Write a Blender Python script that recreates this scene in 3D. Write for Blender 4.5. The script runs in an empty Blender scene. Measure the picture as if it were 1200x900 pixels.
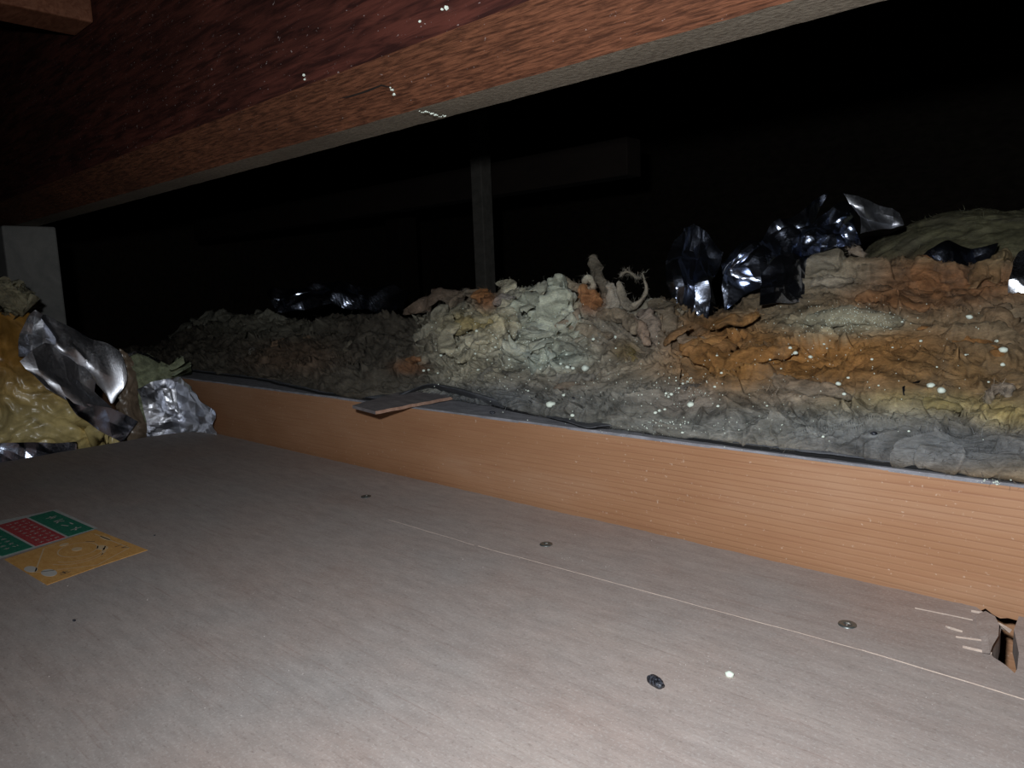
import bpy, bmesh, math, random
import numpy as np
from mathutils import Vector, Matrix, noise
from mathutils.bvhtree import BVHTree
random.seed(7)
S = bpy.context.scene
COL = S.collection

# ------------------------------------------------------------------ camera
# world: X runs along the joists (away to -X), Y across them, Z up; plywood top is z = 0
F = 867.0; CH = 0.18
_r = math.radians(2.2)
_mx = Vector((-950, 80, -F)).normalized(); CX = -_mx
_p = math.atan((950*math.sin(_r) + 80*math.cos(_r)) / F)
CZ = Vector((-math.sin(_r)*math.cos(_p), math.cos(_r)*math.cos(_p), math.sin(_p)))
CY = CZ.cross(CX)
M3 = Matrix((CX, CY, CZ))
EYE = Vector((0, 0, CH))
cd = bpy.data.cameras.new('camera'); cam = bpy.data.objects.new('camera', cd); COL.objects.link(cam)
cd.sensor_width = 36; cd.lens = 36*F/1200; cd.clip_start = 0.01; cd.clip_end = 50
cam.matrix_world = Matrix.Translation(EYE) @ M3.to_4x4()
S.camera = cam

# ------------------------------------------------------------------ world, flash, exposure
w = bpy.data.worlds.new('dark_attic'); S.world = w; w.use_nodes = True
w.node_tree.nodes['Background'].inputs[0].default_value = (0.5, 0.7, 1, 1)
w.node_tree.nodes['Background'].inputs[1].default_value = 0.0012
S.view_settings.view_transform = 'Standard'; S.view_settings.look = 'None'
S.view_settings.exposure = 0.0; S.view_settings.gamma = 1
FLASH_W = 10.5
ld = bpy.data.lights.new('camera_flash', 'SPOT'); fl = bpy.data.objects.new('camera_flash', ld); COL.objects.link(fl)
ld.energy = FLASH_W; ld.spot_size = math.radians(158); ld.spot_blend = 1.0; ld.shadow_soft_size = 0.008
ld.color = (0.93, 0.97, 1.0)
_fp = EYE + M3 @ Vector((-0.035, 0.045, 0.01))
_aim = M3 @ Vector((330, 60, -F)).normalized()
fl.matrix_world = Matrix.Translation(_fp) @ _aim.to_track_quat('-Z', 'Y').to_matrix().to_4x4()

# ------------------------------------------------------------------ helpers
def at(px, py, ax, val):
    "the point seen at a pixel on the plane X, Y or Z = val"
    d = M3 @ Vector((px-600, -(py-450), -F))
    return EYE + d*((val-EYE[ax])/d[ax])
def pix(P):
    c = M3.transposed() @ (Vector(P)-EYE)
    return 600 - F*c.x/c.z, 450 + F*c.y/c.z
def meta(o, label=None, cat=None, group=None, kind=None):
    for k, v in (('label', label), ('category', cat), ('group', group), ('kind', kind)):
        if v: o[k] = v
    return o
def root(name, loc, label, cat, group=None):
    o = bpy.data.objects.new(name, None); COL.objects.link(o); o.location = loc; o.empty_display_size = .02
    return meta(o, label, cat, group)
def mesh(name, V, Fc, mat, parent=None, smooth=False, tint=None, origin=None):
    if parent is not None: og = Vector(parent.location)
    elif origin is not None: og = Vector(origin)
    else:
        a = np.array([tuple(v) for v in V]); og = Vector(((a[:,0].min()+a[:,0].max())/2, (a[:,1].min()+a[:,1].max())/2, a[:,2].min()))
    if parent is not None and parent.parent is not None: og = og + Vector(parent.parent.location)
    me = bpy.data.meshes.new(name)
    me.from_pydata([tuple(Vector(v)-og) for v in V], [], Fc); me.update()
    if smooth: me.polygons.foreach_set('use_smooth', [True]*len(me.polygons))
    if tint is not None:
        at_ = me.color_attributes.new('tint', 'FLOAT_COLOR', 'POINT')
        at_.data.foreach_set('color', np.array(tint, dtype=np.float32).ravel())
    o = bpy.data.objects.new(name, me); COL.objects.link(o); me.materials.append(mat)
    if parent is not None: o.parent = parent
    else: o.location = og
    return o
def box(x0, x1, y0, y1, z0, z1, nx=1, jit=0, seed=0):
    V, Fc = [], []
    for i in range(nx+1):
        x = x0+(x1-x0)*i/nx
        for (y, z) in ((y0, z0), (y1, z0), (y1, z1), (y0, z1)):
            j = [jit*noise.noise((x*9+k*3.1, y*7+seed, z*7)) for k in range(2)] if jit else (0, 0)
            V.append((x, y+j[0], z+j[1]))
    for i in range(nx):
        a = i*4
        for k in range(4): Fc.append((a+k, a+4+k, a+4+(k+1) % 4, a+(k+1) % 4))
    Fc += [(0, 1, 2, 3), (nx*4+3, nx*4+2, nx*4+1, nx*4)]
    return V, Fc
def bevel(o, w_=.001, seg=2):
    m = o.modifiers.new('bevel', 'BEVEL'); m.width = w_; m.segments = seg; m.limit_method = 'ANGLE'
    return o
def interp(tab, x):
    return float(np.interp(x, [t[0] for t in tab], [t[1] for t in tab]))

# ------------------------------------------------------------------ materials
class MT:
    def __init__(s, name):
        s.m = bpy.data.materials.new(name); s.m.use_nodes = True; s.nt = s.m.node_tree; s.N = s.nt.nodes; s.L = s.nt.links
        s.b = s.N['Principled BSDF']; s.tc = s.N.new('ShaderNodeTexCoord')
    def lk(s, a, b): s.L.new(a, b)
    def mapped(s, scale, rot=(0, 0, 0), src='Object'):
        n = s.N.new('ShaderNodeMapping'); n.inputs['Scale'].default_value = scale; n.inputs['Rotation'].default_value = rot
        s.lk(s.tc.outputs[src], n.inputs[0]); return n.outputs[0]
    def noise(s, vec, scale=1, detail=4, rough=.55, dist=0):
        n = s.N.new('ShaderNodeTexNoise'); n.inputs['Scale'].default_value = scale; n.inputs['Detail'].default_value = detail
        n.inputs['Roughness'].default_value = rough; n.inputs['Distortion'].default_value = dist
        if vec is not None: s.lk(vec, n.inputs['Vector'])
        return n.outputs[0]
    def vor(s, vec, scale, feat='F1'):
        n = s.N.new('ShaderNodeTexVoronoi'); n.feature = feat; n.inputs['Scale'].default_value = scale; s.lk(vec, n.inputs['Vector']); return n.outputs[0]
    def ramp(s, fac, stops):
        n = s.N.new('ShaderNodeValToRGB'); s.lk(fac, n.inputs[0]); e = n.color_ramp.elements
        while len(e) < len(stops): e.new(.5)
        for i, (p, c) in enumerate(stops):
            e[i].position = p; e[i].color = (c, c, c, 1) if isinstance(c, (int, float)) else (*c, 1)
        return n.outputs[0]
    def mix(s, fac, a, b, mode='MIX'):
        n = s.N.new('ShaderNodeMix'); n.data_type = 'RGBA'; n.blend_type = mode
        for ix, v in ((0, fac), (6, a), (7, b)):
            sk = n.inputs[ix]
            if isinstance(v, (int, float)): sk.default_value = v if ix == 0 else (v, v, v, 1)
            elif isinstance(v, tuple): sk.default_value = (*v, 1)
            else: s.lk(v, sk)
        return n.outputs[2]
    def math(s, op, a, b):
        n = s.N.new('ShaderNodeMath'); n.operation = op
        for i, v in enumerate((a, b)):
            if isinstance(v, (int, float)): n.inputs[i].default_value = v
            else: s.lk(v, n.inputs[i])
        return n.outputs[0]
    def bump(s, h, strength=.5, dist=.001, prev=None):
        n = s.N.new('ShaderNodeBump'); n.inputs['Strength'].default_value = strength; n.inputs['Distance'].default_value = dist
        s.lk(h, n.inputs['Height'])
        if prev is not None: s.lk(prev, n.inputs['Normal'])
        s.lk(n.outputs[0], s.b.inputs['Normal']); return n.outputs[0]
    def col(s, c):
        if isinstance(c, tuple): s.b.inputs['Base Color'].default_value = (*c, 1)
        else: s.lk(c, s.b.inputs['Base Color'])
    def set(s, **k):
        for a, v in k.items(): s.b.inputs[a.replace('_', ' ')].default_value = v
        return s
def flat(name, c, rough=.7, metal=0, spec=.5):
    m = MT(name); m.col(c); m.set(Roughness=rough, Metallic=metal); m.b.inputs['Specular IOR Level'].default_value = spec; return m.m

def mat_plywood():
    m = MT('dusty_plywood')
    g = m.noise(m.mapped((14, 420, 20)), 1, 5, .6, .25)
    g2 = m.noise(m.mapped((4.5, 34, 8)), 1, 4, .6, .5)
    blot = m.noise(m.mapped((1, 1, 1)), 7, 5, .6)
    c = m.ramp(g2, [(.28, (.38, .295, .262)), (.5, (.425, .345, .312)), (.75, (.46, .39, .355))])
    c = m.mix(m.ramp(blot, [(.38, 0.0), (.7, .7)]), c, (.385, .365, .355))
    c = m.mix(m.ramp(g, [(.30, .5), (.42, 0.0)]), c, (.30, .22, .195))
    fine = m.noise(m.mapped((1, 1, 1)), 650, 3, .7)
    c = m.mix(m.ramp(fine, [(.52, 0.0), (.74, .5)]), c, (.62, .59, .565))
    fl2 = m.noise(m.mapped((.6, 1.4, 1)), 480, 3, .7); c = m.mix(m.ramp(fl2, [(.30, .55), (.44, 0.0)]), c, (.24, .19, .17))
    med = m.noise(m.mapped((.5, 1.6, 1)), 90, 4, .7); c = m.mix(1.0, c, m.ramp(med, [(.3, .86), (.7, 1.1)]), 'MULTIPLY')
    m.col(c); m.set(Roughness=.75); m.b.inputs['Specular IOR Level'].default_value = .35
    b = m.bump(g, .2, .0004); m.bump(fine, .25, .0003, b)
    return m.m
def mat_joist():
    m = MT('orange_brown_sawn_timber')
    sx_ = m.N.new('ShaderNodeSeparateXYZ'); m.lk(m.tc.outputs['Object'], sx_.inputs[0])
    wv = m.math('ADD', m.math('MULTIPLY', sx_.outputs[2], 225.0), m.math('MULTIPLY', m.noise(m.mapped((1.6, 3, 16)), 1, 3, .5, .1), 3.2))
    rp = m.math('PINGPONG', wv, .5)
    side = m.math('MULTIPLY', m.ramp(m.noise(m.mapped((2.2, 2, 18)), 1, 2, .5), [(.36, .25), (.60, 1.0)]), m.ramp(m.math('ADD', m.math('MULTIPLY', sx_.outputs[0], 1.0), 0.0), [(.68, .12), (.95, 1.0)]))
    fine = m.noise(m.mapped((14, 300, 420)), 1, 4, .6)
    big = m.noise(m.mapped((4, 6, 14)), 1, 4, .6)
    c = m.ramp(big, [(.3, (.34, .165, .08)), (.55, (.41, .215, .115)), (.75, (.46, .27, .165))])
    c = m.mix(m.math('MULTIPLY', m.ramp(rp, [(.0, .55), (.10, 0.0)]), side), c, (.20, .08, .04))
    c = m.mix(m.ramp(fine, [(.33, .35), (.5, 0.0)]), c, (.32, .14, .075))
    sp = m.noise(m.mapped((1, 1, 1)), 330, 2, .7)
    c = m.mix(m.ramp(sp, [(.66, 0.0), (.75, .5)]), c, (.75, .60, .48))
    m.col(c); m.set(Roughness=.62); m.b.inputs['Specular IOR Level'].default_value = .4
    b = m.bump(m.ramp(rp, [(0, 0.0), (.2, 1.0)]), .2, .0006); m.bump(fine, .4, .0005, b)
    return m.m
def mat_dusty(name, c0, c1, sc=60):
    m = MT(name)
    n = m.noise(m.mapped((1, 2.5, 2)), sc, 6, .65, .4); n2 = m.noise(m.mapped((1, 1, 1)), 900, 2, .7)
    c = m.mix(m.ramp(n, [(.35, 0.0), (.7, 1.0)]), c0, c1)
    c = m.mix(m.ramp(n2, [(.62, 0.0), (.72, .4)]), c, tuple(min(1, x*2.2+(.05 if x > .03 else 0)) for x in c1))
    m.col(c); m.set(Roughness=.85); m.bump(n, .4, .0008); return m.m
def mat_beam(name, dark, light, ax, per, spk, rough=.7, bd=.0012):
    m = MT(name)
    vec = m.mapped((ax, per, per), (0, 0, 0))
    n = m.noise(vec, 1, 3, .6, .5)
    big = m.noise(m.mapped((5, 14, 14)), 1, 4, .6, .5)
    c = m.mix(m.ramp(n, [(.36, 0.0), (.62, 1.0)]), dark, light)
    c = m.mix(m.ramp(big, [(.35, .55), (.6, 0.0)]), c, tuple(x*.55 for x in dark))
    sp = m.noise(m.mapped((.6, 1, 1)), 420, 2, .7)
    c = m.mix(m.ramp(sp, [(spk, 0.0), (spk+.05, .55)]), c, (.62, .52, .5))
    m.col(c); m.set(Roughness=rough); m.b.inputs['Specular IOR Level'].default_value = .3
    m.bump(n, .9, bd); return m.m
def mat_wool(name='glass_wool', sat=1.0):
    m = MT(name)
    v = m.N.new('ShaderNodeVertexColor'); v.layer_name = 'tint'
    a = m.noise(m.mapped((1, 1.5, 1.8)), 26, 7, .62, 1.6)
    fib = m.noise(m.mapped((1, 2.2, 3.2)), 120, 8, .72, 2.5)
    fine = m.noise(m.mapped((1, 1, 1)), 700, 3, .7, .5)
    mul = m.ramp(a, [(.30, .30), (.5, .80), (.72, 1.35)])
    c = m.mix(1.0, v.outputs[0], mul, 'MULTIPLY')
    c = m.mix(1.0, c, m.ramp(fib, [(.3, .6), (.5, .95), (.72, 1.3)]), 'MULTIPLY')
    hue = m.noise(m.mapped((1, 1, 1)), 17, 4, .6, 1.0)
    c = m.mix(m.ramp(hue, [(.5, 0.0), (.72, .4)]), c, (.17, .155, .125))
    m.col(c); m.set(Roughness=.95); m.b.inputs['Specular IOR Level'].default_value = .15
    m.b.inputs['Subsurface Weight'].default_value = .35; m.b.inputs['Subsurface Radius'].default_value = (.006, .0045, .003); m.b.inputs['Subsurface Scale'].default_value = 1.0
    b = m.bump(fib, .6, .0022); m.bump(fine, .3, .0006, b)
    return m.m
def mat_foil(name, c, rough=.2):
    m = MT(name)
    n = m.noise(m.mapped((1, 1, 1)), 55, 5, .6, 1.2); d = m.noise(m.mapped((1, 1, 1)), 420, 3, .7)
    m.col(m.mix(m.ramp(n, [(.55, 0.0), (.85, .35)]), c, tuple(x*.6 for x in c)))
    m.set(Metallic=1.0); r = m.ramp(d, [(.35, rough*.9), (.75, rough*1.35)]); m.lk(r, m.b.inputs['Roughness'])
    m.bump(n, .25, .0015); return m.m

M_ply = mat_plywood(); M_joist = mat_joist()
M_jtop = mat_dusty('grey_dust_on_timber', (.19, .19, .21), (.36, .36, .40))
M_paper = mat_dusty('dark_vapour_paper', (.035, .038, .045), (.13, .135, .15))
M_shim = mat_dusty('grey_weathered_shim', (.16, .14, .145), (.28, .25, .25), 45)
M_shimedge = mat_dusty('fresh_shim_edge', (.30, .17, .12), (.42, .27, .20), 90)
M_red = mat_beam('dark_red_beam_face', (.035, .011, .009), (.115, .034, .024), 22, 190, .69, .6, .0010)
M_saw = mat_beam('rough_sawn_beam_face', (.06, .02, .009), (.19, .07, .034), 60, 620, .72, .8, .0012)
M_wane = mat_beam('pale_beam_underside', (.18, .15, .115), (.29, .25, .195), 260, 340, .72, .85, .0006)
M_post = mat_dusty('grey_post', (.20, .20, .19), (.30, .29, .27), 12)
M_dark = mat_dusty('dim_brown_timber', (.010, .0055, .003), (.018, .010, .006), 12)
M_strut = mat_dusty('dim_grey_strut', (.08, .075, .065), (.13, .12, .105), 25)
M_block = mat_beam('brown_block', (.17, .06, .03), (.27, .11, .06), 60, 200, .74, .7, .0008)
M_wool = mat_wool()
M_foil = mat_foil('aluminium_foil_film', (.82, .85, .93), .24)
M_foill = mat_foil('scuffed_foil_facing', (.86, .88, .95), .36)
M_foild = mat_foil('dark_blue_foil_film', (.52, .58, .74), .2)
M_ceil = mat_dusty('dark_ceiling_board', (.05, .04, .03), (.10, .08, .06), 20)

# ------------------------------------------------------------------ setting
meta(mesh('floor', *box(-4.5, 2.5, -2, 4, -.14, -.105), M_ceil), kind='structure')
meta(mesh('ceiling', *box(-4.5, 2.5, -2, 4, 1.05, 1.09), M_ceil), kind='structure')
meta(mesh('wall_back', *box(-4.5, 2.5, 4, 4.05, -.105, 1.05), M_ceil), kind='structure')
meta(mesh('wall_left', *box(-4.55, -4.5, -2, 4, -.105, 1.05), M_ceil), kind='structure')

# ------------------------------------------------------------------ joist under the wool
JY = .445; JT = .067
j = root('ceiling_joist', (-1.2, JY+.03, -.105), 'long orange-brown timber joist running beside the plywood under the glass wool', 'joist')
V, Fc = [], []
xj = list(np.linspace(-4.4, -.15, 120))+list(np.linspace(-.14, .06, 60))+list(np.linspace(.07, 2.3, 30))
for x in xj:
    cv = max(0, min(1, (x+.098)/.012, (-.028-x)/.008)); jt = [.0012*noise.noise((x*9+k*3.1, 7, k)) for k in range(4)]; zc = -.004+.004*noise.noise((x*160, 3, 3))
    V += [(x, JY+jt[0], -.105), (x, JY+jt[0]+.040*cv, -.100), (x, JY+jt[0]+.040*cv, zc-.002), (x, JY+jt[1], zc), (x, JY+jt[1], JT), (x, JY+.06, JT), (x, JY+.06, -.105)]
for i in range(len(xj)-1):
    for k in range(7): Fc.append((7*i+k, 7*i+7+k, 7*i+7+(k+1) % 7, 7*i+(k+1) % 7))
Fc += [tuple(range(7)), tuple(7*(len(xj)-1)+k for k in range(6, -1, -1))]
mesh('timber', V, Fc, M_joist, j)
def ribbon(pts_a, pts_b):
    n = len(pts_a); V = list(pts_a)+list(pts_b); return V, [(i, i+1, n+i+1, n+i) for i in range(n-1)]
xs = np.linspace(-2.6, .6, 500)
V, Fc = ribbon([(x, JY-.0002+.0011*noise.noise((x*60, 3, 1))+.0015*noise.noise((x*14, 8, 1)), JT+.0016) for x in xs], [(x, JY+.0598, JT+.0016) for x in xs])
V2, F2 = ribbon([(x, JY+.0, JT-.0006) for x in xs], [V[i] for i in range(len(xs))])
k = len(V); V += V2; Fc += [tuple(i+k for i in f) for f in F2]
meta(mesh('dust_layer', V, Fc, M_jtop, j), 'grey dust coat on the top of the joist')

# ------------------------------------------------------------------ plywood board with ragged edge and notch
pb = root('plywood_board', (-.5, .2, 0), 'dusty grey-pink plywood board covering the foreground', 'board')
out = [(-1.002, -1.3), (.9, -1.3), (.9, JY-.004), (-.02, JY-.003)]
notch = [(1194, 722), (1188, 738), (1191, 750), (1194, 765), (1192, 784), (1189, 789), (1185, 785), (1178, 779), (1172, 775), (1164, 770), (1161, 766), (1163, 760), (1168, 752), (1171, 746), (1173, 738), (1172, 732), (1168, 727), (1160, 722), (1152, 717)]
edge = []
P_out = [Vector((x, y, 0)) for x, y in out]
for q in notch:
    a = at(q[0], q[1], 2, 0); P_out.append(Vector((a.x, min(a.y, JY-.003), 0)))
x = P_out[-1].x-.004
while x > -.955:
    yy = JY-.005+.0012*noise.noise((x*50, 1, 5))+.002*noise.noise((x*9, 2, 5))+.0009*noise.noise((x*200, 1, 5))
    P_out.append(Vector((x, yy, 0))); x -= .0035
for q in ((-.97, .432), (-.992, .42), (-.998, .40), (-1.003, .37)): P_out.append(Vector((*q, 0)))
y = .355
while y > -1.25: P_out.append(Vector((-1.0+.0015*noise.noise((y*60, 7, 1)), y, 0))); y -= .01
bm = bmesh.new(); f = bm.faces.new([bm.verts.new(p) for p in P_out]); bm.normal_update()
if f.normal.z < 0: f.normal_flip()
r_ = bmesh.ops.extrude_face_region(bm, geom=[f]); bmesh.ops.translate(bm, vec=(0, 0, -.012), verts=[v for v in r_['geom'] if isinstance(v, bmesh.types.BMVert)])
bmesh.ops.recalc_face_normals(bm, faces=bm.faces); bm.verts.index_update()
mesh('panel', [v.co.copy() for v in bm.verts], [[v.index for v in f.verts] for f in bm.faces], M_ply, pb); bm.free()
# batten carrying the board
meta(mesh('support_batten', *box(-.98, .9, .352, .392, -.1049, -.0122), M_dark), 'brown batten beneath the screwed edge of the plywood', 'batten')
# pale score line and splinters
M_pale = mat_dusty('pale_fresh_splinter', (.42, .33, .28), (.60, .49, .41), 130)
def strip(p0, p1, w0, z, n, amp, seed):
    A, B = [], []
    for i in range(n+1):
        t = i/n; px_, py_ = p0[0]+(p1[0]-p0[0])*t, p0[1]+(p1[1]-p0[1])*t
        c = at(px_, py_, 2, 0); c.y += amp*noise.noise((c.x*40, seed, 2)); ww = w0*max(.03, .5+.9*noise.noise((c.x*130, seed, 9))+1.0*noise.noise((c.x*35, seed, 4)))*(1 if n > 25 else max(.05, math.sin(math.pi*(t**.6))))
        A.append((c.x, c.y-ww/2, -.0002)); B.append((c.x, c.y, z+.0001)); 
    C_ = [(b[0], b[1]+(b[1]-a[1]), -.0002) for a, b in zip(A, B)]
    n1 = len(A); V = A+B+C_; return V, [(i, i+1, n1+i+1, n1+i) for i in range(n1-1)]+[(n1+i, n1+i+1, 2*n1+i+1, 2*n1+i) for i in range(n1-1)]
meta(mesh('raised_grain_line', *strip((1010, 762), (1260, 838), .0010, .0003, 90, .0006, 3), M_pale, pb), 'long pale split along the plywood grain')
meta(mesh('raised_grain_line', *strip((560, 640), (1010, 762), .0004, .00015, 160, .0007, 3), M_pale, pb), 'long pale split along the plywood grain')
mesh('raised_grain_line', *strip((455, 609), (556, 639), .0003, .00015, 40, .0006, 6), M_pale, pb)
mesh('raised_grain_line', *strip((1072, 713), (1140, 727), .0008, .0004, 30, .0004, 8), M_pale, pb)
for (a, b, w0, h0) in (((1108, 735), (1128, 741), .0034, .0008), ((1128, 759), (1162, 767), .0022, .001), ((1138, 717), (1156, 720), .0009, .0010), ((1120, 747), (1156, 752), .0012, .0007)):
    mesh('splinter', *strip(a, b, w0, h0, 10, .0003, a[0]), M_pale, pb)
# torn, lifted flake beside the notch
fl_pts = [(1143, 720, .001), (1155, 716, .003), (1166, 722, .004), (1171, 732, .0045), (1170, 745, .005), (1163, 757, .004), (1160, 766, .002), (1151, 765, .0008), (1150, 750, .002), (1145, 738, .0018), (1144, 728, .0012)]
c0 = at(1157, 742, 2, .0035); V = [c0]+[at(a, b, 2, c) for a, b, c in fl_pts]; n = len(fl_pts)
V += [at(a, b, 2, -.001) for a, b, c in fl_pts]
Fc = [(0, 1+i, 1+(i+1) % n) for i in range(n)]+[(1+i, 1+n+i, 1+n+(i+1) % n, 1+(i+1) % n) for i in range(n)]
mesh('torn_flake', V, Fc, M_ply, pb)
# wood sliver bridging the notch
V = [at(1166, 728, 2, .002), at(1172, 730, 2, .002), at(1186, 738, 2, .001), at(1183, 742, 2, 0.0), at(1172, 736, 2, -.002), at(1178, 739, 2, -.003)]
mesh('splinter', V, [(0, 1, 2), (0, 2, 3), (0, 3, 5), (0, 5, 4)], M_pale, pb)

# screws
M_screw = MT('dull_zinc_screw'); M_screw.col((.20, .23, .23)); M_screw.set(Metallic=.8, Roughness=.38); M_screw = M_screw.m
M_slot = flat('bright_worn_recess', (.75, .78, .75), .3, .8)
def screw(px_, py_, ang):
    c = at(px_, py_, 2, 0); bm = bmesh.new(); R = .0044
    rings = [(R*1.06, -.0003), (R, .0005), (R*.86, .0007), (R*.55, .0004)]
    vs = [[bm.verts.new((c.x+r*math.cos(t*math.tau/28), c.y+r*math.sin(t*math.tau/28), z)) for t in range(28)] for r, z in rings]
    for a, b in zip(vs, vs[1:]):
        for i in range(28): bm.faces.new((a[i], a[(i+1) % 28], b[(i+1) % 28], b[i]))
    mid = [bm.verts.new((c.x+(R*.5 if t % 7 in (0, 1, 6) else R*.18)*math.cos(t*math.tau/28), c.y+(R*.5 if t % 7 in (0, 1, 6) else R*.18)*math.sin(t*math.tau/28), .0003)) for t in range(28)]
    for i in range(28): bm.faces.new((vs[-1][i], vs[-1][(i+1) % 28], mid[(i+1) % 28], mid[i]))
    cc = bm.verts.new((c.x, c.y, -.0009))
    for i in range(28): bm.faces.new((mid[i], mid[(i+1) % 28], cc))
    bm.verts.index_update()
    s = mesh('screw', [v.co.copy() for v in bm.verts], [[v.index for v in f.verts] for f in bm.faces], M_screw, pb, True); bm.free()
    V, Fc = [], []
    for q in range(3):   # worn burrs of the recess
        a = ang+q*1.15-.9; rr = R*.42
        b = len(V); dx, dy = math.cos(a), math.sin(a)
        for (u, v_, z) in ((-.5, -.09, .0007), (.5, -.09, .0007), (.5, .09, .0007), (-.5, .09, .0007), (0, 0, .0012)):
            V.append((c.x+rr*(.2+u)*dx*1.2-rr*v_*1.6*dy, c.y+rr*(.2+u)*dy*1.2+rr*v_*1.6*dx, z))
        Fc += [(b, b+1, b+4), (b+1, b+2, b+4), (b+2, b+3, b+4), (b+3, b, b+4)]
    o = mesh('recess_burr', V, Fc, M_slot, pb); o.parent = s
for a in ((429, 582, .3), (640, 638, 1.2), (993, 732, .9)): screw(*a)

# sticker (flat print on the plywood)
M_g = mat_dusty('green_print', (.0, .16, .095), (.03, .24, .15), 200); M_r = mat_dusty('red_print', (.42, .03, .045), (.55, .09, .09), 200)
M_o = mat_dusty('orange_print', (.66, .33, .085), (.78, .44, .15), 120); M_w = flat('white_print', (.62, .60, .56), .7); M_k = flat('dark_print', (.16, .11, .08), .7)
M_wt = flat('faint_white_print', (.75, .55, .33), .7)
st = mesh('sticker', [at(a, b, 2, .0002) for a, b in ((66, 597), (115, 619), (0, 655), (-60, 622))], [(0, 3, 2, 1)], mat_dusty('sticker_backing', (.45, .47, .46), (.6, .62, .6), 150), pb)
meta(st, 'green, red and orange printed sticker')
# print frame: upper block spanned by corner A (top), B (right), C (bottom-left)
A = at(62, 599, 2, 0); B = at(110, 620, 2, 0); C2 = at(3, 652, 2, 0); D2 = C2+(A-B)
def uv(u, v_, z): return A+(B-A)*v_+(C2-B)*u+Vector((0, 0, z))     # u along the band length, v across
O1 = at(112, 621, 2, 0); O2 = at(173, 645, 2, 0); O3 = at(55, 686, 2, 0); O4 = at(5, 656, 2, 0)
def uo(u, v_, z):
    return (O1*(1-u)+O4*u)*(1-v_)+(O2*(1-u)+O3*u)*v_+Vector((0, 0, z))
def poly(name, fn, pts, z, mat):
    n = len(pts); V = [fn(u, v_, z) for u, v_ in pts]+[fn(u, v_, 0.0001) for u, v_ in pts]
    o = mesh(name, V, [tuple(range(n))]+[(i, n+i, n+(i+1) % n, (i+1) % n) for i in range(n)], mat, pb); o.parent = st; return o
def lines(name, fn, segs, z, mat, w_):
    V, Fc = [], []
    for (a, b) in segs:
        p, q = fn(*a, z), fn(*b, z); d = (q-p); 
        if d.length < 1e-6: continue
        nrm = Vector((-d.y, d.x, 0)).normalized()*w_/2; k = len(V)
        V += [p-nrm, q-nrm, q+nrm, p+nrm]; Fc.append((k, k+1, k+2, k+3))
    o = mesh(name, V, Fc, mat, pb); o.parent = st; return o
g1 = poly('green_panel', uv, [(0, 0.0), (0, 1), (.30, 1), (.30, 0)], .0004, M_g)
r1 = poly('red_panel', uv, [(.33, 0), (.33, 1), (.66, 1), (.66, 0)], .0004, M_r)
g2 = poly('green_panel', uv, [(.69, 0), (.69, 1), (1.0, 1), (1.3, .0)], .0004, M_g)
poly('orange_panel', uo, [(0, 0), (0, 1), (.5, .985), (1, 1), (1, .45), (1, 0)], .0004, M_o)
# illegible characters as short strokes
def glyph(cu, cv, s, kind):
    G = {0: [((-.5, -.1), (.5, -.1)), ((0, -.5), (0, .5)), ((-.3, .3), (.3, .45))], 1: [((-.5, -.4), (.4, -.4)), ((.4, -.4), (-.3, .5)), ((0, 0), (.45, .5))],
         2: [((-.4, -.5), (-.4, .3)), ((.4, -.5), (.1, .5))], 3: [((-.5, 0), (.5, 0)), ((-.2, -.5), (.2, .5))], 4: [((-.5, .4), (.5, .4)), ((0, -.5), (0, .4)), ((-.4, -.1), (.4, -.1))]}[kind]
    return [((cu+a[0]*s*.75, cv+a[1]*s*.55), (cu+b[0]*s*.75, cv+b[1]*s*.55)) for a, b in G]
sg = []
for i, kd in enumerate((0, 1, 2, 3)): sg += glyph(.13, .24+i*.20, .17, kd)
lines('lettering', uv, sg, .0005, M_w, .0013)
sg = []
for r in range(3):
    for i in range(9): sg += glyph(.40+r*.085, .10+i*.105, .075, (i*2+r) % 5)
lines('lettering', uv, sg, .0005, M_w, .0007)
sg = []
for r in range(2):
    for i in range(8): sg += glyph(.80+r*.09, .10+i*.105, .075, (i+r*3) % 5)
lines('lettering', uv, sg, .0005, M_w, .0008)
ring = lambda cu, cv, ru, rv, n=26, a0=0, a1=math.tau: [((cu+ru*math.cos(a0+(a1-a0)*i/n), cv+rv*math.sin(a0+(a1-a0)*i/n)), (cu+ru*math.cos(a0+(a1-a0)*(i+1)/n), cv+rv*math.sin(a0+(a1-a0)*(i+1)/n))) for i in range(n)]
seg = ring(.42, .40, .19, .20)+ring(.46, .44, .26, .28, 16, .4, 2.6)+ring(.48, .44, .30, .33, 16, .4, 2.4)+[((.08, .12), (.08, .80)), ((.08, .80), (.5, .95)), ((.5, .95), (.95, .62)), ((.95, .62), (.62, .06)), ((.62, .06), (.3, .04)), ((.2, .55), (.35, .75))]
lines('emblem_lines', uo, seg, .0005, M_wt, .0009)
def disc(cu, cv, ru, rv): return [(cu+ru*math.cos(i*math.tau/18), cv+rv*math.sin(i*math.tau/18)) for i in range(18)]
for (a, b, c, d, z) in ((.42, .38, .05, .06, .0005), (.94, .50, .05, .10, .0005), (.87, .74, .06, .11, .0005), (.24, .56, .05, .08, .0005), (.08, .34, .03, .10, .0005), (.44, .14, .05, .04, .0005)):
    poly('emblem_spot', uo, disc(a, b, c, d), z, M_w if c > .05 or a > .9 else M_wt)
for sg in (glyph(.78, .86, .13, 4), glyph(.12, .66, .10, 3)[:1], glyph(.10, .76, .10, 1)[:2], [((.26, .26), (.20, .34))]): lines('dark_mark', uo, sg, .0006, M_k, .0009)

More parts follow.
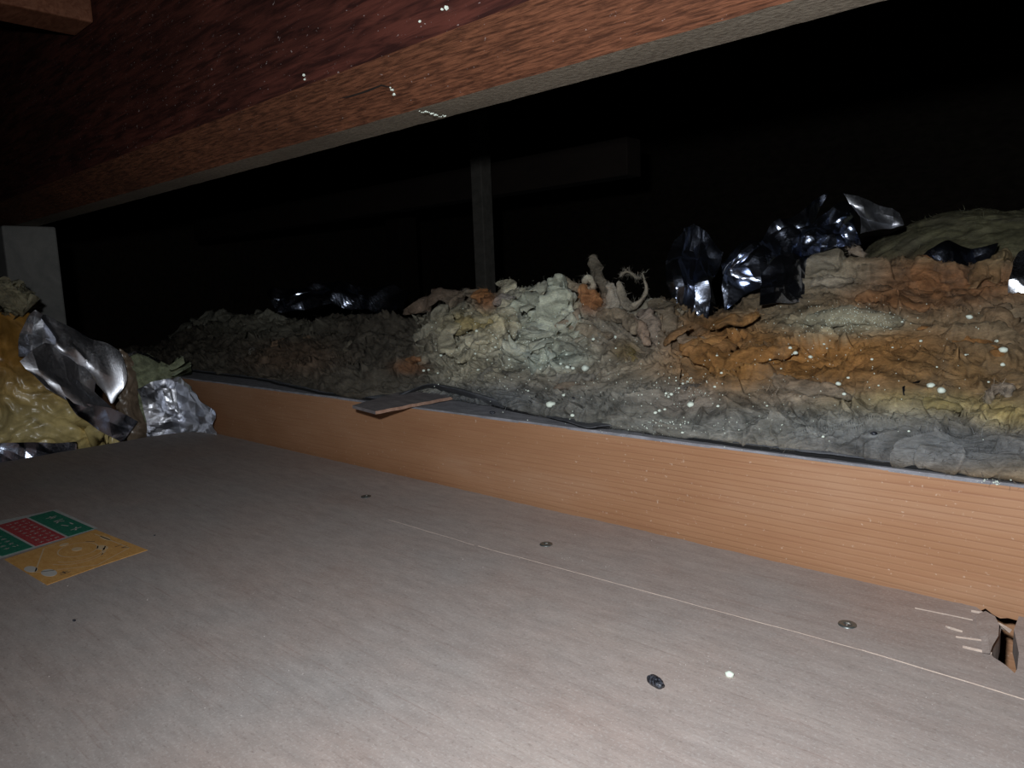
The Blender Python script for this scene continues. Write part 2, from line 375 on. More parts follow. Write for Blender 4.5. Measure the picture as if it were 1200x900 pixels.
# ------------------------------------------------------------------ overhead beam, post, block
zb = CH+.120; Y3 = .120/.319; Y2 = .120/.349; za = CH+.148; Y1 = .148/.470
bx = root('overhead_beam', (-1, .35, zb), 'dark red-brown overhead timber beam with a rough-sawn lower edge', 'beam')
xa = list(np.linspace(-3.6, -1.35, 12))+list(np.linspace(-1.35, 1.2, 420))
def strip_face(f0, f1, m_=1, j0=0, j1=0):
    rows = []
    for t in range(m_+1):
        u = t/m_; rows.append([(x, f0[0]*(1-u)+f1[0]*u+(j0*(1-u)+j1*u)*(noise.noise((x*45, 1, 2))+.6*noise.noise((x*150, 4, 2))), f0[1]*(1-u)+f1[1]*u) for x in xa])
    n = len(xa); V = [p for r in rows for p in r]
    return V, [(r*n+i, r*n+i+1, (r+1)*n+i+1, (r+1)*n+i) for r in range(m_) for i in range(n-1)]
Yb = .42
mesh('underside_strip', *strip_face((Y3, zb), (Y2, zb), 1, .0012, .0010), M_wane, bx)
mesh('sawn_face', *strip_face((Y2, zb), (Y1, za), 1, .0010, .0002), M_saw, bx)
V, Fc = strip_face((Y1, za), (Y1+.004, .86), 1, .0002, 0)
V2, F2 = strip_face((Y3, zb), (Y3+.002, .86), 1, .0012, 0); k = len(V); V += V2; Fc += [tuple(i+k for i in f) for f in F2]
mesh('side_face', V, Fc, M_red, bx)
# crack in the sawn face: a thin dark wedge-shaped opening with a raised lip
def on_saw(px_, py_, off=0):
    n = Vector((0, (za-zb), (Y2-Y1))).normalized(); n = Vector((0, -abs(n.y), -abs(n.z)))
    o = Vector((0, Y2, zb)); d = M3 @ Vector((px_-600, -(py_-450), -F)); t = (o-EYE).dot(n)/d.dot(n); return EYE+d*t+n*off
M_crack = flat('crack_shadow', (.012, .006, .004), 1)
up = [(398, 115), (412, 111), (425, 107), (438, 102), (447, 98.5), (455, 100.5), (462, 103)]
lo = [(398, 115.4), (412, 113), (425, 109.2), (438, 104.6), (447, 100.6), (455, 101.9), (462, 103.4)]
mesh('crack', *ribbon([on_saw(a, b, .0004) for a, b in up], [on_saw(a, b, .0004) for a, b in lo]), M_crack, bx)
lp = [(398, 116), (412, 114), (425, 110), (438, 105.5), (447, 101.4), (455, 102.6), (462, 104)]
mesh('torn_lip', *ribbon([on_saw(a, b, .0022) for a, b in lp], [on_saw(a, b+14, .0002) for a, b in lp]), M_saw, bx)
def lump(c, r, seed, sub=2, amp=.3, sq=(1, 1, .8), rz=0, fr=1.0):
    bm = bmesh.new(); bmesh.ops.create_icosphere(bm, subdivisions=sub, radius=1); V = []
    cs, sn = math.cos(rz), math.sin(rz)
    for v in bm.verts:
        d = 1+amp*noise.noise(Vector(v.co)*fr*1.4+Vector((seed*3.7, seed, 1)))
        x, y, z = v.co.x*sq[0]*d*r, v.co.y*sq[1]*d*r, v.co.z*sq[2]*d*r
        V.append(Vector(c)+Vector((x*cs-y*sn, x*sn+y*cs, z)))
    Fc = [[v.index for v in f.verts] for f in bm.faces]; bm.free(); return V, Fc
M_bead = flat('white_bead', (.78, .86, .76), .6)
for i, (a, b, r) in enumerate(((356, 88, .0013), (357, 93, .0009), (460, 105, .0014), (462, 110, .0012), (458, 102, .0008), (523, 9, .0016), (518, 11, .001), (492, 25, .001))):
    P = on_saw(a, b, .0006) if b > 95 else at(a, b, 1, Y1-.0006)
    mesh('white_fleck', *lump(P, r, i, 1, .5), M_bead, bx)
V, Fc = [], []
for i in range(14):
    t = i/13; P = on_saw(492+t*30, 130+t*6+random.uniform(-1.5, 1.5), .0006); v2, f2 = lump(P, random.uniform(.0003, .0008), i, 1, .5, (2, 1, 1)); k = len(V); V += v2; Fc += [tuple(j_+k for j_ in f) for f in f2]
meta(mesh('white_scuff', V, Fc, M_bead, bx), kind='stuff')

po = mesh('wooden_post', *box(-1.46, -1.349, .326, .40, -.1048, .2995, 1), M_post); bevel(po, .003)
meta(po, 'pale grey wooden post at left, standing under the overhead beam', 'post')
xb = -.861
bl = mesh('timber_block', *box(xb-.055, xb, -.25, Y1-.002, .466, .56, 1), M_block); bevel(bl, .002)
meta(bl, 'brown timber block fixed to the overhead beam, upper left corner', 'block')

# distant posts and timbers
def slab(name, p0, p1, w_, d_, mat, label, cat, group=None):
    p0, p1 = Vector(p0), Vector(p1); ax = (p1-p0).normalized(); sd = ax.cross(Vector((0, 0, 1)) if abs(ax.z) < .8 else Vector((0, 1, 0))).normalized(); u = sd.cross(ax)
    V = [p+sd*a*w_/2+u*b*d_/2 for p in (p0, p1) for a, b in ((-1, -1), (1, -1), (1, 1), (-1, 1))]
    return bevel(meta(mesh(name, V, [(0, 1, 2, 3), (7, 6, 5, 4), (0, 4, 5, 1), (1, 5, 6, 2), (2, 6, 7, 3), (3, 7, 4, 0)], mat), label, cat, group), .002)
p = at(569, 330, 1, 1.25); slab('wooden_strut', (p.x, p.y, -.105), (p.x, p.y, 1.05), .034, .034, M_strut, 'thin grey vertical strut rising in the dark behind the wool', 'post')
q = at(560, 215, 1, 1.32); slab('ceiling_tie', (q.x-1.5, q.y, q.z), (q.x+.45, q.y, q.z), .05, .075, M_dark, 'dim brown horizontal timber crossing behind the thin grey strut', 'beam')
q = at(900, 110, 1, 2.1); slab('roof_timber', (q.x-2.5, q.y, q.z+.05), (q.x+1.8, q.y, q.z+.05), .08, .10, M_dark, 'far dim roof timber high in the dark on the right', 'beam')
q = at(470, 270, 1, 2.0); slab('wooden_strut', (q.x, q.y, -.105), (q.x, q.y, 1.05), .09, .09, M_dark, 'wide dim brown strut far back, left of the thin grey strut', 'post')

# ------------------------------------------------------------------ patches: smooth or faceted sheets through control points
def catmull(P, t):
    n = len(P)-1; x = t*n; i = min(int(x), n-1); u = x-i
    p0, p1, p2, p3 = P[max(i-1, 0)], P[i], P[i+1], P[min(i+2, n)]
    return .5*((2*p1)+(-p0+p2)*u+(2*p0-5*p1+4*p2-p3)*u*u+(-p0+3*p1-3*p2+p3)*u*u*u)
def linear(P, t):
    n = len(P)-1; x = t*n; i = min(int(x), n-1); u = x-i; return P[i]*(1-u)+P[i+1]*u
def patch(ctrl, nu, nv, fn=catmull):
    "ctrl[row][col] of points -> (nv+1, nu+1, 3) array"
    C_ = np.array([[tuple(p) for p in r] for r in ctrl]); 
    mid = np.stack([np.array(fn(C_, j/nv)) for j in range(nv+1)])            # nv+1, cols, 3
    mid = np.swapaxes(mid, 0, 1)                                             # cols, nv+1, 3
    full = np.stack([np.array(fn(mid, i/nu)) for i in range(nu+1)])          # nu+1, nv+1, 3
    return np.swapaxes(full, 0, 1)
def grid_faces(nu, nv, skip=None):
    w1 = nu+1; return [(j*w1+i, j*w1+i+1, (j+1)*w1+i+1, (j+1)*w1+i) for j in range(nv) for i in range(nu) if not (skip and skip(i, j))]
def normals(G):
    du = np.gradient(G, axis=1); dv = np.gradient(G, axis=0); n = np.cross(du, dv); l = np.linalg.norm(n, axis=2, keepdims=True); l[l < 1e-12] = 1; return n/l
NZ = noise.noise; TB = noise.turbulence
def wool_disp(p, big=.012, mid=.007, fine=.002, seed=0, sx=1.0):
    q = Vector((p[0]*11*sx+seed, p[1]*16, p[2]*20)); wq = noise.noise_vector(q*.8)*.9
    a = NZ(q+wq)
    r = Vector((p[0]*30*sx, p[1]*42+seed, p[2]*58))+wq*2.2+noise.noise_vector(Vector((p[0]*22, p[1]*30, p[2]*30+seed)))*1.3
    rid = 1-2.2*abs(NZ(r)); r2 = Vector((p[0]*75*sx, p[1]*110, p[2]*140+seed))+wq*4+noise.noise_vector(r*.9)*1.6
    rid2 = 1-2*abs(NZ(r2))
    return a*big+rid*mid*.6+(rid2-.5)*fine+fine*.5*NZ(r2*2.7)
# natural colours of the wool by region
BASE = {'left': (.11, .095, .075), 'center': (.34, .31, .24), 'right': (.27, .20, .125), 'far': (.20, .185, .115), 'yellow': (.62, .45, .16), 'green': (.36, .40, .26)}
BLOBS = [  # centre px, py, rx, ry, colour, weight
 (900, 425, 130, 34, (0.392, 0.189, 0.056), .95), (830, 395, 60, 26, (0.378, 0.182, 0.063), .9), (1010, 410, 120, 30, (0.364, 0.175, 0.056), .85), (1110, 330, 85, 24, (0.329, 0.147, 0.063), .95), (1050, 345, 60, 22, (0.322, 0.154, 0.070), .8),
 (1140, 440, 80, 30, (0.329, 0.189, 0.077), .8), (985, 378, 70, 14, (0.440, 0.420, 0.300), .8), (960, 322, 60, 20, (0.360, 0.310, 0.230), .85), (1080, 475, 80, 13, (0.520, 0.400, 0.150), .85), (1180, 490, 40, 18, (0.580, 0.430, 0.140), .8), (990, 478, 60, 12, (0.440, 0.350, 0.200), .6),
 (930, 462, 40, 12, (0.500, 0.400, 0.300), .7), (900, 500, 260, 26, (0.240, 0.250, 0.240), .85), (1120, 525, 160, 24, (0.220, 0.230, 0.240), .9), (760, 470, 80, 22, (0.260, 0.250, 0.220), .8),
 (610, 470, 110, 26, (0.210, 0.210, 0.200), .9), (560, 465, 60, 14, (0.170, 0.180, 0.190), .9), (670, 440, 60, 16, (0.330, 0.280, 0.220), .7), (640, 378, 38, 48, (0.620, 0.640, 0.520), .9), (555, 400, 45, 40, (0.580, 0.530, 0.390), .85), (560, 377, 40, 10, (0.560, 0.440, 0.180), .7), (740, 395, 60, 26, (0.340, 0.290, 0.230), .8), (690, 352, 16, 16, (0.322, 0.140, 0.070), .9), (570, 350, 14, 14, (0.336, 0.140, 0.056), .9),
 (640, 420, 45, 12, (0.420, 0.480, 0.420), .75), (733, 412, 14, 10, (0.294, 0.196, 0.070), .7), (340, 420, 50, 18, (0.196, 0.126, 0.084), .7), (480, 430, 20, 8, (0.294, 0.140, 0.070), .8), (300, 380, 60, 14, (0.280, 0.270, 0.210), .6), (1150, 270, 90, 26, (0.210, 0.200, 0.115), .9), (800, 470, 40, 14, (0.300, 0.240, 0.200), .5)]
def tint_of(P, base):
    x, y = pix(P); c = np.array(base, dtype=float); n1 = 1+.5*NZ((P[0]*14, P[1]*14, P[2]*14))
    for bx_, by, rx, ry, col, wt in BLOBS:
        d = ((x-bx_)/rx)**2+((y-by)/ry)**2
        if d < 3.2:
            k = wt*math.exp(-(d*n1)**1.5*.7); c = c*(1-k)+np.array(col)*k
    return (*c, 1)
def ledge(p, a, seed, amp):
    q = Vector((p[0]*9+seed, p[1]*14, p[2]*14)); q2 = Vector((p[0]*28+seed, p[1]*40, p[2]*40))
    w_ = noise.noise_vector(q*1.3)
    ph = a*7+2.6*NZ(q+w_)+.55*NZ(q2); f_ = ph-math.floor(ph); m_ = max(0, NZ(Vector((p[0]*13, p[1]*13, math.floor(ph)*3.7+seed)))+.35)
    ph2 = a*17+3.4*NZ(q*1.9+w_*1.5+Vector((5, 5, 5)))+.7*NZ(q2*1.8); f2 = ph2-math.floor(ph2); m2 = max(0, NZ(Vector((p[0]*26, p[1]*26, math.floor(ph2)*2.9+seed)))+.3)
    prof = lambda f: (1-f)**1.6*min(1, f/.07+.0)
    return amp[0]*1.25*prof(f_)*m_+amp[1]*.9*prof(f2)*m2
def wool(name, G, parent, seed=0, amp=(.012, .007, .002), base=BASE['center'], flip=False, sx=1.0, fade=.0, ledges=False):
    nv, nu = G.shape[0]-1, G.shape[1]-1; Nn = normals(G)*(-1 if flip else 1); V = []; 
    for j_ in range(nv+1):
        for i in range(nu+1):
            p = G[j_, i]; k = 1.0
            if fade and j_/nv < fade: k = .04+.96*((j_/nv)/fade)**1.3
            d = (wool_disp(p, *amp, seed, sx)+(ledge(p, j_/nv, seed, amp) if ledges else 0))*k
            V.append(Vector(p+Nn[j_, i]*d))
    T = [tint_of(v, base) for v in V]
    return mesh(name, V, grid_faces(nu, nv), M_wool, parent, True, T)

# rows of the long mound behind the joist
EDGE = [(60, 412), (200, 429), (300, 441), (414, 463), (500, 460), (560, 468), (600, 476), (700, 495), (760, 503), (979, 528), (1200, 558), (1500, 600)]
RIDGE = [(60, 418), (190, 412), (230, 388), (280, 376), (340, 378), (400, 384), (450, 380), (500, 374), (540, 362), (600, 352), (640, 350), (700, 352), (755, 358), (790, 380), (830, 388), (870, 366), (930, 345), (1000, 322), (1060, 318), (1120, 325), (1200, 325), (1500, 300)]
YR = [(60, .66), (300, .66), (500, .62), (650, .60), (760, .61), (900, .66), (1100, .70), (1500, .74)]
def mound(px0, px1, ncol, base, name, label, seed, nu, nv, back=.22, amp=(.014, .008, .0022), lift=0, gpow=1.25, mid_push=0.):
    cols = np.linspace(px0, px1, ncol); rows = []
    for a in (-.04, .0, .08, .2, .36, .52, .68, .84, 1.0, 1.08, 1.2):
        r = []
        for px_ in cols:
            e = interp(EDGE, px_); rg = interp(RIDGE, px_); Pe = at(px_, e, 2, JT+.006); Yr = interp(YR, px_)
            if a < 0: P = Pe.copy(); P.y += .004; P.z = JT+.003
            elif a <= 1:
                Y_ = Pe.y+(Yr-Pe.y)*(a**gpow); P = at(px_, e+(rg-e)*a, 1, Y_)
            else:
                R = at(px_, rg, 1, Yr); P = R+Vector((0, back*(a-1)*5*.8, -.5*back*((a-1)*5)**1.6))
            P.z += lift*math.sin(math.pi*min(max(a, 0), 1)); r.append(P)
        rows.append(r)
    G = patch(rows, nu, nv); c = G[:, :, :].reshape(-1, 3).mean(0)
    rt = root(name, (c[0], c[1], JT), label, 'insulation')
    return rt, wool('wool', G, rt, seed, amp, base, fade=.22, ledges=True)
batts = []
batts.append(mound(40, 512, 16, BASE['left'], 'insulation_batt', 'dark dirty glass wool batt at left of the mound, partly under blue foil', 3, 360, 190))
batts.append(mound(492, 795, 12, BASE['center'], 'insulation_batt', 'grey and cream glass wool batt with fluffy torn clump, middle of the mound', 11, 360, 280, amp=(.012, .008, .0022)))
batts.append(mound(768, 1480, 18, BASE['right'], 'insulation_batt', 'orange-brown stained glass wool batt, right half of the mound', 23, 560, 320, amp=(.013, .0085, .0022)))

# big olive batt behind on the right
def far_rows():
    rows = []
    for (dy, Y_) in ((70, .80), (45, .82), (20, .86), (6, .90), (0, .95), (4, 1.02), (30, 1.10)):
        rows.append([at(px_, interp([(985, 330), (1010, 300), (1040, 282), (1060, 272), (1100, 258), (1130, 251), (1200, 248), (1400, 250)], px_)+dy, 1, Y_) for px_ in np.linspace(985, 1420, 12)])
    return rows
rt = root('insulation_batt', (-.1, .95, .1), 'smooth olive-brown insulation batt rising behind the foil at upper right', 'insulation')
wool('wool', patch(far_rows(), 140, 80), rt, 31, (.008, .004, .0015), BASE['far']); batts.append((rt, None))
# keep the far batt grounded with a wool core
mesh('core', *lump((-.05, .98, .06), .15, 2, 4, .2, (1.6, .6, .95)), M_ceil, rt)

# ------------------------------------------------------------------ vapour paper under the wool
PE = [(60, 414), (200, 431), (300, 443), (414, 468), (440, 471), (480, 462), (500, 457), (530, 462), (545, 465), (600, 479), (640, 486), (672, 494), (688, 501), (705, 499), (740, 500), (760, 505), (840, 516), (979, 535), (1100, 553), (1200, 568), (1500, 612)]
fr, bk = [], []
for px_ in np.linspace(60, 1500, 420):
    y_ = interp(PE, px_)
    P = at(px_, y_, 2, JT+.0042); P.y = max(P.y, JY+.003); P.z += .0012*NZ((P.x*25, 2, 3))+.0005*NZ((P.x*120, 2, 3)); fr.append(P); bk.append(Vector((P.x, max(P.y+.05, .53), JT+.004)))
mids = [a.lerp(b, .18)+Vector((0, 0, .0008)) for a, b in zip(fr, bk)]
n = len(fr); V = fr+mids+bk; Fc = [(i, i+1, n+i+1, n+i) for i in range(n-1)]+[(n+i, n+i+1, 2*n+i+1, 2*n+i) for i in range(n-1)]
vr = root('vapour_paper', (-.5, JY+.02, JT), 'dark grey paper sheet whose edge runs along the joist top under the wool', 'paper')
meta(mesh('cut_edge', *ribbon([p+Vector((0, -.0008, -.0002)) for p in fr], [p+Vector((0, -.0011, -.0022)) for p in fr]), flat('black_paper_edge', (.004, .004, .005), .9), vr), 'black cut edge')
vp = mesh('sheet', V, Fc, M_paper, vr, smooth=True); m = vp.modifiers.new('s', 'SOLIDIFY'); m.thickness = .0006; m.offset = 1
# lifted flap of paper over the shim
ct = [[at(455, 467, 2, JT+.006), at(475, 462, 2, JT+.007), at(500, 455, 2, JT+.011), at(520, 459, 2, JT+.009), at(545, 466, 2, JT+.006), at(590, 478, 2, JT+.004)],
      [at(460, 463, 1, .475), at(480, 457, 1, .475), at(502, 450, 1, .475), at(522, 453, 1, .475), at(548, 459, 1, .475), at(592, 471, 1, .475)],
      [at(466, 461, 1, .50), at(486, 456, 1, .50), at(506, 450, 1, .50), at(526, 452, 1, .50), at(552, 458, 1, .50), at(596, 470, 1, .50)]]
G = patch(ct, 60, 24); o = mesh('paper_flap', [Vector(p) for p in G.reshape(-1, 3)], grid_faces(60, 24), M_paper, smooth=True); m = o.modifiers.new('s', 'SOLIDIFY'); m.thickness = .0005
meta(o, 'lifted dark paper flap curling over the grey wood shim', 'paper')
ct = [[at(640, 488, 2, JT+.005), at(665, 494, 2, JT+.0055), at(688, 501, 2, JT+.0052), at(705, 499, 2, JT+.006), at(735, 497, 2, JT+.005)],
      [at(645, 480, 1, .478), at(670, 483, 1, .478), at(700, 486, 1, .478), at(712, 487, 1, .478), at(745, 492, 1, .478)]]
G = patch(ct, 40, 10); o = mesh('paper_flap', [Vector(p) for p in G.reshape(-1, 3)], grid_faces(40, 10), M_paper, smooth=True); m = o.modifiers.new('s', 'SOLIDIFY'); m.thickness = .0005
meta(o, 'small creased paper flap at the joist edge below the middle batt', 'paper')

# shim
sh = root('wood_shim', at(480, 470, 2, JT+.004), 'thin grey wooden shim jutting over the joist front edge', 'shim')
T = [at(413, 475, 2, JT+.0055), at(440, 482, 2, JT+.0055), at(540, 463, 2, JT+.006), at(500, 450, 2, JT+.009)]
top = [T[0], T[1], T[2], T[3]]; th = .0028
V = []; nn = 30
for i in range(nn+1):
    t = i/nn; a = T[1].lerp(T[2], t); b = T[0].lerp(T[3], t); w_ = .0006*NZ((t*9, 1, 1))
    V += [a+Vector((0, 0, w_)), b+Vector((0, 0, w_)), b-Vector((0, 0, th)), a-Vector((0, 0, th-w_))]
Fc = [(4*i+k, 4*i+4+k, 4*i+4+(k+1) % 4, 4*i+(k+1) % 4) for i in range(nn) for k in (0, 1, 2)]+[(0, 1, 2, 3), (4*nn+3, 4*nn+2, 4*nn+1, 4*nn)]
mesh('plate', V, Fc, M_shim, sh)
V2, F2 = [], []
for i in range(nn+1): V2 += [V[4*i]+Vector((0, -.0001, .0001)), V[4*i+3]+Vector((0, -.0001, 0))]
F2 = [(2*i, 2*i+2, 2*i+3, 2*i+1) for i in range(nn)]
meta(mesh('broken_edge', V2, F2, M_shimedge, sh), 'pale reddish broken edge')

# ------------------------------------------------------------------ tufts: noisy tubes and lumps of wool
def tube(pts, base, parent, seed, name='tuft', ns=30, nl=56, amp=.3):
    flat_ = .75+.35*math.sin(seed*1.7)
    C_ = np.array([(*at(a, b, 1, Y_), r/F*(at(a, b, 1, Y_)-EYE).length) for a, b, Y_, r in pts]); P = [np.array(catmull(C_, i/nl)) for i in range(nl+1)]
    V, Fc = [], []; pr = None
    for i, p in enumerate(P):
        d = Vector(P[min(i+1, nl)][:3]-P[max(i-1, 0)][:3]).normalized(); pr = (pr if pr else Vector((.3, .8, .5))); s = d.cross(pr).normalized(); u = s.cross(d); pr = u
        e = min(1, math.sqrt(max(0, 1-(1-min(i, nl-i)/5.)**2))) if min(i, nl-i) < 5 else 1
        for k in range(ns):
            a = k*math.tau/ns; dr = s*math.cos(a)*flat_+u*math.sin(a); q = Vector(p[:3])+dr*p[3]; sd_ = Vector((seed, 0, 0))
            dd = 1+amp*(.6-abs(NZ(q*100+noise.noise_vector(q*55)*1.6))*2.4)+amp*.5*NZ(q*260)
            V.append(Vector(p[:3])+dr*p[3]*dd*max(e, .05)+(noise.noise_vector(q*38+sd_)*1.1+noise.noise_vector(q*95+sd_)*.45)*p[3])
    for i in range(nl):
        for k in range(ns): Fc.append((i*ns+k, i*ns+(k+1) % ns, (i+1)*ns+(k+1) % ns, (i+1)*ns+k))
    Fc += [tuple(range(ns))[::-1], tuple(nl*ns+k for k in range(ns))]
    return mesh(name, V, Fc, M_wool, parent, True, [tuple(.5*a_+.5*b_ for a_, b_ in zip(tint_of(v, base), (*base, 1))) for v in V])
cb = batts[1][0]; lb = batts[0][0]; rb = batts[2][0]
cr = (.60, .55, .40); gr = (.60, .62, .49); tn = (.42, .33, .23); og = (.47, .22, .09)
